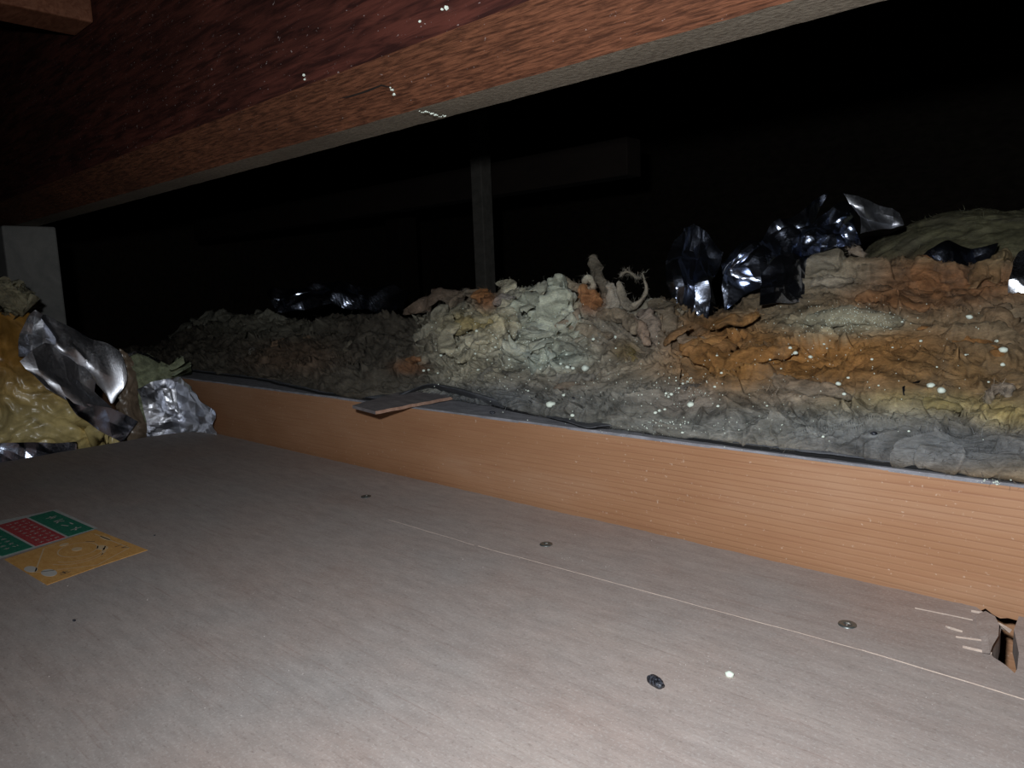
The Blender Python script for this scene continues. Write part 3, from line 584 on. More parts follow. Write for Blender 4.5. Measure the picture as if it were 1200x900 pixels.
TUFTS = [
 # pale clump
 (cb, gr, [(640, 425, .515, 30), (645, 392, .535, 26), (652, 362, .56, 20), (655, 340, .575, 14), (650, 334, .59, 8)]),
 (cb, gr, [(622, 420, .515, 22), (616, 395, .53, 17), (612, 368, .555, 13), (622, 352, .57, 12), (640, 345, .58, 9)]),
 (cb, cr, [(666, 348, .57, 8), (672, 366, .56, 9), (670, 388, .545, 8), (677, 400, .54, 5)]),
 (cb, cr, [(526, 366, .56, 5), (529, 380, .54, 8), (525, 398, .53, 8), (530, 414, .52, 8), (540, 421, .515, 7)]),
 (cb, cr, [(538, 420, .51, 9), (553, 414, .515, 8), (562, 402, .52, 7), (575, 399, .525, 6)]),
 (cb, cr, [(545, 372, .55, 6), (560, 376, .545, 7), (578, 372, .55, 7), (590, 360, .56, 8), (606, 356, .57, 7)]),
 (cb, (.56, .44, .20), [(535, 384, .55, 6), (550, 382, .545, 8), (568, 384, .54, 7), (580, 380, .54, 6)]),
 (cb, cr, [(550, 398, .53, 7), (566, 393, .53, 8), (584, 390, .53, 8), (600, 383, .535, 9)]),
 (cb, cr, [(585, 408, .52, 7), (598, 400, .52, 8), (608, 388, .525, 9), (600, 372, .54, 8), (590, 362, .56, 6)]),
 (cb, (.46, .40, .36), [(586, 352, .575, 7), (594, 350, .57, 9), (600, 356, .565, 7)]),
 (cb, cr, [(608, 339, .585, 2.5), (616, 344, .58, 4), (628, 347, .575, 5), (640, 340, .575, 4)]),
 (cb, cr, [(586, 330, .62, 5), (592, 332, .61, 7), (597, 338, .60, 7), (595, 345, .60, 5)]),
 (cb, og, [(567, 340, .60, 7), (570, 350, .595, 8), (568, 358, .59, 6)]),
 (cb, (.25, .2, .15), [(548, 338, .63, 8), (556, 345, .62, 9), (550, 356, .61, 9)]),
 (cb, tn, [(657, 326, .60, 4), (665, 332, .59, 5), (676, 336, .59, 5), (685, 336, .59, 5)]),
 (cb, (.50, .46, .36), [(682, 330, .585, 3.5), (688, 326, .583, 3.5), (694, 330, .585, 3.5), (693, 337, .587, 3.5), (686, 338, .587, 3.5)]),
 (cb, og, [(684, 342, .59, 9), (692, 352, .585, 11), (690, 366, .58, 9)]),
 (cb, tn, [(700, 372, .57, 5), (716, 367, .565, 7), (734, 374, .56, 8), (746, 386, .55, 6)]),
 (cb, tn, [(672, 382, .55, 5), (690, 388, .545, 6), (706, 393, .54, 5), (716, 394, .535, 4)]),
 (cb, (.48, .42, .33), [(726, 330, .58, 3.5), (729, 344, .58, 5), (731, 358, .578, 6), (742, 362, .575, 6), (751, 355, .578, 5), (756, 342, .58, 4), (755, 328, .583, 2.2), (753, 320, .585, 1)]),
 (cb, (.46, .40, .31), [(726, 325, .582, 2), (733, 320, .582, 2), (740, 321, .583, 2.2), (746, 326, .584, 2), (752, 325, .584, 1.2)]),
 (cb, (.42, .37, .30), [(712, 332, .59, 5), (716, 344, .588, 9), (718, 356, .585, 9), (712, 364, .58, 7)]),
 (cb, (.26, .21, .15), [(768, 350, .60, 7), (776, 362, .595, 9), (782, 378, .59, 8), (790, 392, .585, 6)]),
 (cb, (.34, .27, .22), [(748, 370, .58, 6), (760, 376, .575, 8), (766, 390, .57, 8), (770, 402, .56, 5)]),
 (cb, (.20, .17, .13), [(695, 300, .70, 4), (696, 312, .70, 7), (700, 328, .70, 10), (704, 345, .69, 12)]),
 (cb, (.44, .30, .22), [(742, 378, .56, 4), (750, 386, .555, 6), (757, 398, .55, 5), (762, 404, .545, 3)]),
 (cb, (.38, .26, .18), [(648, 455, .478, 2.5), (664, 452, .48, 3.5), (682, 451, .482, 3.5), (694, 446, .486, 2.5)]),
 (cb, (.33, .32, .29), [(640, 458, .488, 8), (660, 444, .49, 10), (684, 444, .49, 7), (696, 442, .49, 4)]),
 (cb, (.42, .32, .12), [(724, 414, .53, 7), (736, 416, .53, 9), (744, 424, .525, 6)]),
 (cb, (.28, .25, .20), [(700, 468, .478, 7), (720, 462, .48, 10), (742, 468, .478, 9), (760, 476, .476, 6)]),
 (cb, (.22, .21, .19), [(560, 445, .50, 9), (590, 437, .50, 12), (630, 438, .50, 10), (655, 432, .505, 7)]),
 # right batt
 (rb, (0.375, 0.300, 0.225), [(788, 388, .56, 3), (798, 392, .555, 7), (815, 402, .55, 9), (835, 410, .545, 7)]),
 (rb, (0.390, 0.203, 0.075), [(830, 384, .58, 5), (850, 378, .58, 8), (872, 374, .585, 8), (890, 366, .59, 5)]),
 (rb, (0.375, 0.188, 0.068), [(800, 410, .54, 8), (830, 420, .535, 11), (865, 424, .53, 12), (900, 416, .53, 10), (935, 405, .54, 7)]),
 (rb, (0.323, 0.300, 0.217), [(945, 378, .58, 5), (970, 367, .585, 8), (1000, 369, .585, 8), (1030, 374, .585, 7), (1055, 380, .58, 4)]),
 (rb, (0.360, 0.300, 0.232), [(900, 440, .515, 4), (915, 447, .51, 8), (940, 456, .505, 8), (975, 462, .50, 6), (1000, 468, .50, 3)]),
 (rb, (0.270, 0.232, 0.173), [(940, 322, .66, 7), (955, 312, .66, 11), (975, 306, .66, 9), (990, 312, .66, 6)]),
 (rb, (0.315, 0.270, 0.210), [(952, 332, .64, 4), (968, 330, .64, 6), (985, 331, .64, 6), (1000, 327, .64, 3)]),
 (rb, (0.360, 0.285, 0.217), [(995, 295, .66, 3), (1004, 297, .66, 5), (1014, 300, .66, 3)]),
 (rb, (0.270, 0.247, 0.195), [(1028, 306, .68, 2.5), (1020, 316, .67, 4), (1012, 328, .66, 5), (1000, 340, .65, 7)]),
 (rb, (0.345, 0.158, 0.068), [(1030, 338, .67, 8), (1060, 326, .68, 13), (1095, 322, .69, 14), (1130, 328, .69, 10)]),
 (rb, (0.330, 0.165, 0.075), [(1000, 352, .63, 7), (1030, 350, .63, 10), (1060, 356, .63, 8), (1085, 362, .62, 5)]),
 (rb, (0.300, 0.210, 0.112), [(1130, 345, .68, 12), (1150, 325, .69, 15), (1170, 308, .70, 13), (1182, 298, .71, 6)]),
 (rb, (0.300, 0.203, 0.120), [(1150, 375, .63, 8), (1170, 385, .62, 12), (1200, 395, .61, 12), (1240, 400, .60, 8)]),
 (rb, (0.345, 0.165, 0.060), [(1080, 395, .59, 7), (1110, 400, .585, 11), (1150, 408, .58, 10), (1185, 420, .57, 7)]),
 (rb, (0.285, 0.225, 0.150), [(1050, 425, .55, 4), (1070, 440, .54, 5), (1088, 455, .53, 4), (1100, 463, .525, 3)]),
 (rb, (0.375, 0.330, 0.285), [(1158, 475, .52, 4), (1162, 463, .525, 5), (1172, 456, .53, 5), (1184, 455, .53, 4), (1182, 466, .525, 3)]),
 (rb, (0.345, 0.270, 0.098), [(1040, 478, .51, 5), (1070, 473, .51, 8), (1105, 476, .51, 7), (1130, 482, .505, 4)]),
 (rb, (0.195, 0.188, 0.173), [(780, 470, .49, 6), (800, 460, .495, 9), (825, 462, .495, 9), (850, 458, .50, 6)]),
 (rb, (0.188, 0.188, 0.176), [(870, 500, .475, 6), (910, 496, .48, 9), (960, 502, .478, 9), (1010, 506, .475, 6)]),
 (rb, (0.173, 0.176, 0.176), [(1030, 512, .478, 4), (1080, 508, .483, 5), (1130, 514, .482, 6), (1180, 520, .48, 4)]),
 # left batt
 (lb, (.26, .25, .20), [(286, 378, .66, 5), (300, 374, .66, 8), (320, 372, .66, 7), (334, 376, .66, 4)]),
 (lb, (.22, .21, .17), [(205, 398, .70, 6), (230, 386, .70, 9), (255, 376, .70, 8), (272, 372, .70, 5)]),
 (lb, (.30, .20, .13), [(310, 420, .56, 6), (335, 410, .57, 10), (365, 412, .57, 10), (390, 424, .55, 6)]),
 (lb, (.33, .31, .27), [(285, 422, .55, 3), (297, 418, .55, 6), (308, 422, .55, 4)]),
 (lb, (.24, .21, .15), [(350, 436, .53, 5), (370, 430, .53, 9), (390, 436, .52, 7)]),
 (lb, (.40, .20, .10), [(450, 438, .52, 4), (470, 432, .52, 6), (488, 425, .525, 6), (497, 422, .53, 3)]),
 (lb, (.24, .21, .16), [(395, 415, .56, 5), (415, 410, .56, 9), (440, 412, .56, 8), (455, 418, .55, 4)]),
 (lb, (.30, .28, .22), [(490, 400, .56, 8), (503, 385, .57, 11), (515, 372, .58, 10), (524, 362, .59, 6)]),
 (lb, (.22, .16, .12), [(480, 362, .62, 8), (500, 352, .62, 12), (525, 350, .62, 12), (545, 345, .62, 8)]),
]
for i, (pt, c, pts) in enumerate(TUFTS): tube(pts, c, pt, i*3.3)

def flakes(rt, seed, n, x0, x1, base, h0=.010, h1=.026, l0=.045):
    rnd = random.Random(seed); b = BVHTree.FromPolygons([Matrix.Translation(rt.location) @ v.co for v in rt.children[0].data.vertices], [p.vertices[:] for p in rt.children[0].data.polygons])
    V, Fc, T = [], [], []; nu, nv = 16, 10
    for _ in range(n):
        x = rnd.uniform(x0, x1); e = interp(EDGE, x)-26; rg = interp(RIDGE, x)+2; y = rg+(e-rg)*rnd.random()**.8
        d = (M3 @ Vector((x-600, -(y-450), -F))).normalized(); h = b.ray_cast(EYE, d, 5)
        if h[0] is None: continue
        N_ = h[1] if h[1].dot(d) < 0 else -h[1]; sc = h[3]/.8
        side = N_.cross(Vector((0, 0, 1))).normalized(); upv = side.cross(N_).normalized(); a = rnd.gauss(0, .5)
        side, upv = side*math.cos(a)+upv*math.sin(a), upv*math.cos(a)-side*math.sin(a)
        if upv.z < 0: upv = -upv
        L = rnd.uniform(.5, 1.4)*l0*sc; H = rnd.uniform(h0, h1)*sc; curl = rnd.uniform(.1, .55)*H; k = len(V); o = rnd.uniform(0, 50); tb = None
        for j_ in range(nv+1):
            v = j_/nv
            for i in range(nu+1):
                u = i/nu*2-1; wd = (1-abs(u)**2.4)**.6 if abs(u) < 1 else 0
                yy = -H*v*wd*(1+.5*NZ((u*3+o, 1, 1))); lift = curl*math.sin(v*2.3)*wd+.0005-.004*(1-wd)-(.003 if j_ == 0 else 0)
                P = h[0]+side*u*L/2+upv*(yy+H*.3)+N_*lift; P = P+noise.noise_vector(P*45)*.006*sc+noise.noise_vector(P*130)*.0018*sc
                V.append(P)
                if tb is None: tb = tint_of(P, base); m_ = rnd.uniform(.75, 1.3)
                T.append((tb[0]*m_, tb[1]*m_, tb[2]*m_, 1))
        Fc += [tuple(q+k for q in f) for f in grid_faces(nu, nv)]
    o = mesh('torn_layers', V, Fc, M_wool, rt, True, T); o['kind'] = 'stuff'; m = o.modifiers.new('s', 'SOLIDIFY'); m.thickness = .0016; m.offset = 0
flakes(lb, 1, 120, 195, 505, BASE['left']); flakes(cb, 2, 170, 500, 785, BASE['center'], .006, .016, .03); flakes(rb, 3, 260, 780, 1240, BASE['right'])

# ------------------------------------------------------------------ foil
def foil(name, ctrl, mat, label=None, cat='foil', parent=None, nu=46, nv=34, seed=0, amp=.004, fr=40, fn=linear, smooth=False, skip=None, rough=.85, edge=.009):
    G = patch(ctrl, nu, nv, fn); Nn = normals(G); rnd = random.Random(seed); W_ = []
    for _ in range(9):
        d = Vector((rnd.gauss(0, 1), rnd.gauss(0, 1), rnd.gauss(0, 1))).normalized(); W_.append((d*fr*rnd.uniform(.4, 1.5), rnd.random()*9))
    V = []
    for j_ in range(nv+1):
        for i in range(nu+1):
            p = Vector(G[j_, i]); q = p+noise.noise_vector(p*18+Vector((seed, 0, 0)))*.012; s = 0
            for d, ph in W_:
                t = q.dot(d)+ph; s += (abs((t % 2)-1)-.5)*40/max(12, d.length)
            V.append(p+Vector(Nn[j_, i])*s*amp*rough+noise.noise_vector(p*28+Vector((seed, 9, 0)))*edge)
    o = mesh(name, V, grid_faces(nu, nv, skip), mat, parent, smooth)
    m = o.modifiers.new('s', 'SOLIDIFY'); m.thickness = .0003
    if label and parent is None: meta(o, label, cat)
    return o
def Y(rows):   # sheet turned to face along the sight line of its middle, folds as offsets
    al = [q for r in rows for q in r]; mx, my, mY = (sum(q[k] for q in al)/len(al) for k in range(3))
    D0 = -(M3.transposed() @ (at(mx, my, 1, mY)-EYE)).z
    return [[EYE+M3 @ Vector((a-600, -(b-450), -F))*((D0+(c-mY)*.4+(a-mx)*.0001)/F) for a, b, c in r] for r in rows]
def X(rows, off=0):
    o = []
    for r in rows:
        o.append([])
        for a, b, c in r:
            P = at(a, b, 0, -1.045+(c+1.045)*.24+off)
            if P.y > .436-off*.2: P = at(a, b, 1, .436-off*.2)
            o[-1].append(P)
    return o
foil('foil_shred', Y([[(312, 346, .80), (345, 334, .80), (385, 328, .79), (420, 333, .78), (455, 337, .77), (482, 346, .76)], [(316, 352, .76), (348, 344, .75), (385, 342, .76), (420, 344, .74), (455, 350, .74), (478, 352, .73)], [(322, 366, .74), (352, 362, .72), (390, 358, .72), (425, 361, .71), (450, 368, .70), (476, 366, .70)]]), M_foild, 'dark blue crinkled foil strip lying on the left batt', 'foil', None, 60, 26, 4, .005, 60)
foil('foil_shred', Y([[(786, 282, .70), (795, 268, .71), (815, 263, .72), (835, 272, .72), (848, 288, .71)], [(784, 305, .67), (796, 300, .66), (812, 300, .69), (828, 302, .67), (846, 306, .70)], [(786, 335, .66), (798, 330, .65), (812, 335, .67), (828, 330, .65), (840, 335, .68)], [(790, 362, .65), (802, 366, .64), (815, 372, .65), (830, 372, .64), (838, 368, .66)]]), M_foild, 'upright crumpled foil tongue standing left of the black foil hollow', 'foil', None, 44, 60, 8, .006, 55)
foil('foil_shred', Y([[(846, 300, .74), (870, 280, .75), (900, 262, .76), (935, 250, .78), (965, 235, .80)], [(845, 312, .72), (868, 296, .70), (888, 284, .735), (925, 270, .76), (958, 262, .78)], [(848, 330, .70), (862, 318, .71), (878, 310, .69), (915, 300, .74), (950, 290, .74)], [(850, 362, .68), (866, 350, .68), (890, 340, .68), (915, 325, .70), (945, 308, .71)]]), M_foild, 'black-looking folded foil sheet with a bright slanting crease beside the upright tongue', 'foil', None, 60, 50, 12, .005, 50)
foil('foil_shred', Y([[(940, 266, .80), (958, 252, .80), (972, 246, .80), (984, 238, .80), (998, 240, .80)], [(938, 280, .79), (956, 268, .77), (974, 262, .79), (988, 256, .77), (1002, 258, .79)], [(938, 290, .77), (958, 284, .79), (974, 276, .77), (990, 272, .79), (1006, 272, .77)], [(936, 302, .76), (960, 298, .77), (976, 294, .76), (992, 288, .78), (1008, 284, .76)]]), M_foild, 'bright crumpled foil shred left of the smooth foil tip at top of the mound', 'foil', None, 40, 36, 26, .006, 60, rough=.7, edge=.005)
foil('foil_shred', Y([[(988, 228, .80), (1002, 231, .80), (1026, 238, .80), (1046, 242, .80), (1054, 248, .80)], [(994, 240, .80), (1008, 243, .79), (1028, 249, .80), (1048, 252, .79), (1058, 256, .80)], [(1002, 256, .79), (1014, 260, .80), (1032, 262, .79), (1048, 262, .80), (1060, 262, .79)], [(1008, 276, .76), (1020, 274, .77), (1036, 270, .77), (1050, 268, .76), (1060, 266, .76)]]), M_foill, 'smoother blue-grey foil tip pointing right, highest foil on the mound', 'foil', None, 44, 30, 5, .005, 45, rough=.32, edge=.003)
foil('foil_shred', Y([[(896, 318, .64), (910, 306, .66), (928, 304, .66), (944, 312, .66)], [(892, 335, .62), (908, 332, .61), (925, 330, .62), (940, 328, .63)], [(888, 356, .61), (905, 355, .60), (922, 352, .60), (938, 345, .61)]]), M_foild, 'small rounded foil scrap at left end of the grey-brown tuft', 'foil', None, 34, 34, 33, .004, 60)
foil('foil_shred', Y([[(1072, 306, .745), (1088, 294, .75), (1112, 286, .76), (1140, 291, .76), (1170, 289, .75)], [(1074, 309, .742), (1092, 302, .76), (1115, 298, .742), (1142, 302, .76), (1168, 295, .74)], [(1076, 316, .74), (1095, 314, .75), (1118, 312, .735), (1145, 315, .745), (1160, 308, .735)]]), M_foild, 'blue foil patch lying in front of the olive batt', 'foil', None, 60, 26, 44, .0035, 45, rough=.5, edge=.004)
foil('foil_shred', Y([[(1196, 300, .70), (1215, 292, .71), (1240, 290, .72)], [(1188, 330, .67), (1212, 330, .66), (1240, 325, .68)], [(1186, 350, .67), (1208, 355, .65), (1240, 350, .67)], [(1194, 378, .64), (1212, 385, .64), (1240, 380, .65)]]), M_foil, 'foil scrap cut by the right edge, above the orange-brown wool', 'foil', None, 34, 40, 52, .006, 55)
foil('foil_shred', Y([[(1062, 456, .525), (1080, 452, .53), (1108, 462, .53)], [(1066, 466, .518), (1084, 470, .515), (1104, 470, .52)]]), M_foild, 'tiny grey foil scrap on the right batt near two white beads', 'foil', None, 20, 12, 61, .002, 90)

# ------------------------------------------------------------------ foil-wrapped heap beyond the plywood's far end
heap = root('foil_faced_batt', (-1.15, .25, -.104), 'torn yellow insulation batt with bright foil facing, at left beyond the plywood', 'insulation')
M_film = MT('amber_film_wool'); v = M_film.N.new('ShaderNodeVertexColor'); v.layer_name = 'tint'
nn_ = M_film.noise(M_film.mapped((1, 1, 1)), 30, 5, .6, 1.0); M_film.col(M_film.mix(1.0, v.outputs[0], M_film.ramp(nn_, [(.3, .5), (.7, 1.4)]), 'MULTIPLY'))
M_film.set(Roughness=.38); M_film.b.inputs['Coat Weight'].default_value = .6; M_film.b.inputs['Coat Roughness'].default_value = .25; M_film.bump(nn_, .6, .004); M_film = M_film.m
def film(name, ctrl, seed, tint, amp=(.01, .006, .001), parent=heap, nu=90, nv=70, mat=None, tfn=None, thick=.03):
    G = patch(ctrl, nu, nv); Nn = normals(G); V = []
    for j_ in range(nv+1):
        for i in range(nu+1): V.append(Vector(G[j_, i]+Nn[j_, i]*wool_disp(G[j_, i], *amp, seed)))
    T = [(*(tfn(pix(v)) if tfn else tint), 1) for v in V]
    o = mesh(name, V, grid_faces(nu, nv), mat or M_film, parent, True, T); m = o.modifiers.new('s', 'SOLIDIFY'); m.thickness = thick; m.offset = 1; return o
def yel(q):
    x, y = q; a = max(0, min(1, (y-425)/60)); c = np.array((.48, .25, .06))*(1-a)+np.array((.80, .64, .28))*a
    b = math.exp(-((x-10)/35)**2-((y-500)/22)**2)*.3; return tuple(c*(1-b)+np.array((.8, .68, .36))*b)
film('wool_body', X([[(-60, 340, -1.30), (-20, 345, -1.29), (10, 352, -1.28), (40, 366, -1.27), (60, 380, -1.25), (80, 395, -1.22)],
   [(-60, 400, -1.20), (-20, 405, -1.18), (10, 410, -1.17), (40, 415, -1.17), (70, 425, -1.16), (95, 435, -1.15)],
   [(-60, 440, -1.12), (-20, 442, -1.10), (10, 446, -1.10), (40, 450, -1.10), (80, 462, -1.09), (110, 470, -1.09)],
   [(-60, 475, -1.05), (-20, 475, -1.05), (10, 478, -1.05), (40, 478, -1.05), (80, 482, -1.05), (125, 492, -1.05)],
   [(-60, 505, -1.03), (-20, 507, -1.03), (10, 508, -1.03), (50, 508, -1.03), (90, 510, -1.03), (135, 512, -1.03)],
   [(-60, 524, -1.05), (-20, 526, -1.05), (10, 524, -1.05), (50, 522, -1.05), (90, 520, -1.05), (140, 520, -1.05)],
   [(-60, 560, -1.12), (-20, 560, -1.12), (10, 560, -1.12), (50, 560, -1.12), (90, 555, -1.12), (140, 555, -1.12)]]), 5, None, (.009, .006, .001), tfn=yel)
meta(film('wool_roll', X([[(-40, 326, -1.20), (-10, 328, -1.20), (8, 331, -1.20), (20, 336, -1.20), (30, 345, -1.20)], [(-40, 340, -1.17), (-10, 341, -1.17), (10, 342, -1.17), (22, 348, -1.17), (33, 356, -1.18)], [(-40, 352, -1.18), (-10, 353, -1.18), (8, 356, -1.18), (20, 362, -1.18), (28, 366, -1.19)], [(-40, 358, -1.22), (-10, 358, -1.22), (8, 364, -1.22), (20, 370, -1.22), (26, 372, -1.22)]]), 9, (.40, .36, .24), (.006, .005, .002), mat=M_wool, nu=60, nv=40), 'pale rolled wool end')
foil('foil_facing', X([[(36, 366, -1.20), (43, 361, -1.20), (53, 368, -1.19), (62, 376, -1.19)], [(26, 392, -1.17), (40, 392, -1.19), (52, 396, -1.165), (66, 400, -1.17)], [(20, 417, -1.14), (36, 418, -1.15), (50, 416, -1.13), (70, 416, -1.145)]], .03), M_foill, parent=heap, rough=.5, edge=.003, seed=2, amp=.005, fr=35, nu=30, nv=34)
foil('foil_facing', X([[(48, 372, -1.175), (53, 368, -1.19), (70, 378, -1.18), (88, 387, -1.17), (108, 396, -1.165), (126, 403, -1.155), (140, 413, -1.15)],
   [(60, 395, -1.145), (66, 398, -1.155), (80, 400, -1.15), (95, 408, -1.14), (112, 414, -1.13), (128, 420, -1.135), (146, 430, -1.13)],
   [(70, 411, -1.14), (76, 412, -1.125), (88, 411, -1.13), (104, 424, -1.12), (118, 436, -1.115), (132, 446, -1.12), (146, 448, -1.115)],
   [(72, 413, -1.15), (80, 416, -1.14), (96, 432, -1.14), (110, 446, -1.13), (122, 460, -1.12), (130, 472, -1.105), (136, 466, -1.10)]], .03), M_foill, parent=heap, seed=5, amp=.0035, fr=22, nu=66, nv=44, fn=catmull, rough=.4, edge=.003)
foil('foil_facing', X([[(22, 424, -1.09), (36, 412, -1.10), (52, 402, -1.12), (74, 404, -1.14), (90, 420, -1.14), (112, 448, -1.13)],
   [(30, 432, -1.08), (44, 432, -1.07), (60, 434, -1.085), (78, 440, -1.09), (94, 448, -1.11), (112, 458, -1.11)],
   [(40, 440, -1.065), (54, 444, -1.075), (70, 450, -1.06), (88, 458, -1.075), (106, 464, -1.09), (122, 468, -1.10)],
   [(56, 455, -1.06), (66, 462, -1.055), (80, 470, -1.06), (98, 476, -1.055), (114, 478, -1.07), (132, 477, -1.085)]], .03), M_foill, parent=heap, rough=.5, edge=.003, seed=15, amp=.0022, fr=30, nu=60, nv=34)
foil('foil_facing', X([[(76, 466, -1.055), (92, 474, -1.06), (110, 476, -1.06), (130, 477, -1.07), (148, 484, -1.07), (162, 492, -1.06)],
   [(84, 477, -1.04), (98, 484, -1.05), (114, 490, -1.045), (130, 494, -1.055), (144, 500, -1.05), (156, 500, -1.05)],
   [(92, 487, -1.035), (106, 496, -1.03), (118, 505, -1.035), (132, 512, -1.03), (143, 518, -1.02), (148, 512, -1.03)]], .03), M_foild, parent=heap, rough=.5, edge=.003, seed=19, amp=.0025, fr=35, nu=48, nv=26)
foil('foil_facing', X([[(-40, 522, -1.03), (0, 519, -1.03), (30, 519, -1.03), (60, 519, -1.03), (90, 518, -1.03)], [(-40, 545, -1.015), (0, 545, -1.01), (30, 541, -1.015), (60, 536, -1.01), (90, 532, -1.015)]], .03), M_foild, parent=heap, rough=.5, edge=.003, seed=29, amp=.004, fr=50, nu=50, nv=18)
lump2 = root('foil_wrapped_wool', (-1.05, .40, -.104), 'smaller crumpled foil bundle showing greenish wool, between yellow batt and joist', 'insulation')
film('film_strip', X([[(140, 408, -1.17), (147, 412, -1.16), (154, 418, -1.155)], [(144, 440, -1.12), (152, 445, -1.105), (162, 450, -1.11)], [(140, 470, -1.08), (152, 475, -1.065), (166, 480, -1.07)], [(146, 500, -1.05), (158, 500, -1.035), (172, 500, -1.045)], [(150, 520, -1.05), (160, 520, -1.04), (175, 520, -1.05)]]), 3, (.23, .17, .12), (.004, .004, .001), lump2, 34, 60, thick=.01)
film('wool_body', X([[(146, 418, -1.18), (158, 412, -1.18), (172, 414, -1.18), (188, 422, -1.18), (200, 436, -1.18)], [(154, 432, -1.13), (164, 430, -1.12), (178, 432, -1.12), (192, 440, -1.13), (202, 448, -1.14)], [(160, 450, -1.12), (172, 450, -1.11), (184, 452, -1.11), (196, 456, -1.12), (206, 462, -1.14)], [(164, 480, -1.09), (176, 480, -1.08), (190, 484, -1.08), (204, 490, -1.10), (210, 495, -1.14)], [(165, 530, -1.08), (176, 530, -1.07), (190, 530, -1.07), (204, 530, -1.09), (210, 530, -1.13)]]), 8, (.46, .50, .32), (.003, .003, .001), lump2, 60, 60, M_wool)
foil('foil_wrap', X([[(150, 414, -1.165), (160, 410, -1.17), (174, 415, -1.17), (188, 423, -1.17)], [(152, 417, -1.16), (161, 413, -1.16), (174, 418, -1.16), (186, 426, -1.16)]], .012), M_foil, parent=lump2, edge=.002, seed=3, amp=.002, fr=60, nu=30, nv=6)
foil('foil_wrap', X([[(160, 458, -1.105), (178, 449, -1.10), (194, 443, -1.11), (211, 443, -1.125), (224, 452, -1.13), (238, 468, -1.14), (250, 480, -1.15)],
   [(164, 466, -1.08), (180, 462, -1.09), (192, 456, -1.085), (206, 456, -1.11), (220, 464, -1.105), (234, 476, -1.12), (252, 484, -1.12)],
   [(168, 480, -1.07), (182, 478, -1.06), (197, 480, -1.085), (210, 478, -1.08), (224, 482, -1.10), (238, 486, -1.09), (254, 490, -1.115)],
   [(170, 492, -1.06), (184, 493, -1.065), (198, 492, -1.05), (212, 495, -1.075), (226, 494, -1.07), (240, 498, -1.10), (254, 500, -1.10)],
   [(172, 525, -1.05), (186, 525, -1.04), (198, 525, -1.05), (214, 525, -1.06), (228, 525, -1.07), (240, 525, -1.08), (254, 525, -1.10)]], .012), M_foill, parent=lump2, edge=.004, rough=.8, seed=37, amp=.0045, fr=55, nu=70, nv=56)

# ------------------------------------------------------------------ droppings, beads, dust: laid on whatever surface lies under them
bpy.context.view_layer.update()
SURF = []
for o in list(COL.objects):
    if o.type == 'MESH' and o.name.split('.')[0] in ('wool', 'tuft', 'panel', 'timber', 'dust_layer', 'sheet', 'paper_flap', 'plate', 'foil_shred', 'wool_body', 'foil_facing'):
        mw = o.matrix_world; SURF.append((o.name, BVHTree.FromPolygons([mw @ v.co for v in o.data.vertices], [p.vertices[:] for p in o.data.polygons])))
def hit(px_, py_):
    d = (M3 @ Vector((px_-600, -(py_-450), -F))).normalized(); best = None
    for nm, b in SURF:
        h = b.ray_cast(EYE, d, 6)
        if h[0] is not None and (best is None or h[3] < best[2]): best = (h[0], h[1] if h[1].dot(d) < 0 else -h[1], h[3], nm)
    return best
M_drop = MT('black_dropping'); n_ = M_drop.noise(M_drop.mapped((1, 1, 1)), 900, 4, .7); M_drop.col(M_drop.ramp(n_, [(.45, (.006, .006, .009)), (.68, (.10, .11, .14))])); M_drop.set(Roughness=.4); M_drop.bump(n_, .6, .0005); M_drop = M_drop.m
def drop(px_, py_, r, sq, rz, label, sub=4):
    h = hit(px_, py_); V, Fc = lump(h[0]+h[1]*r*sq[2]*.75, r, px_*.1, sub, .14, sq, rz, 1.2)
    return meta(mesh('dropping', V, Fc, M_drop, smooth=True), label, 'dropping')
drop(768, 803, .0025, (2.0, 1.05, .95), -.35, 'big black oval animal dropping on the plywood, lower right of centre', 5)
drop(577, 485, .0018, (1.5, 1, .8), .3, 'small black dropping on the grey joist top, right of the shim')
drop(1024, 509, .0013, (1.4, 1.1, .9), 0, 'small black dropping on grey wool above the right part of the joist')
drop(672, 466, .0011, (1.5, 1, .8), 0, 'tiny black dropping in the grey wool of the middle batt')
drop(668, 430, .0010, (1.3, 1, .8), 0, 'tiny black dropping among the row of white beads')
for i, (a, b) in enumerate(((87, 728), (181, 628))): 
    h = hit(a, b); meta(mesh('black_speck', *lump(h[0]+h[1]*.0005, .0009 if i == 0 else .0007, i, 2, .4)[:2], M_drop), ('black speck on the plywood below the sticker', 'black speck on the plywood just right of the sticker')[i], 'speck')
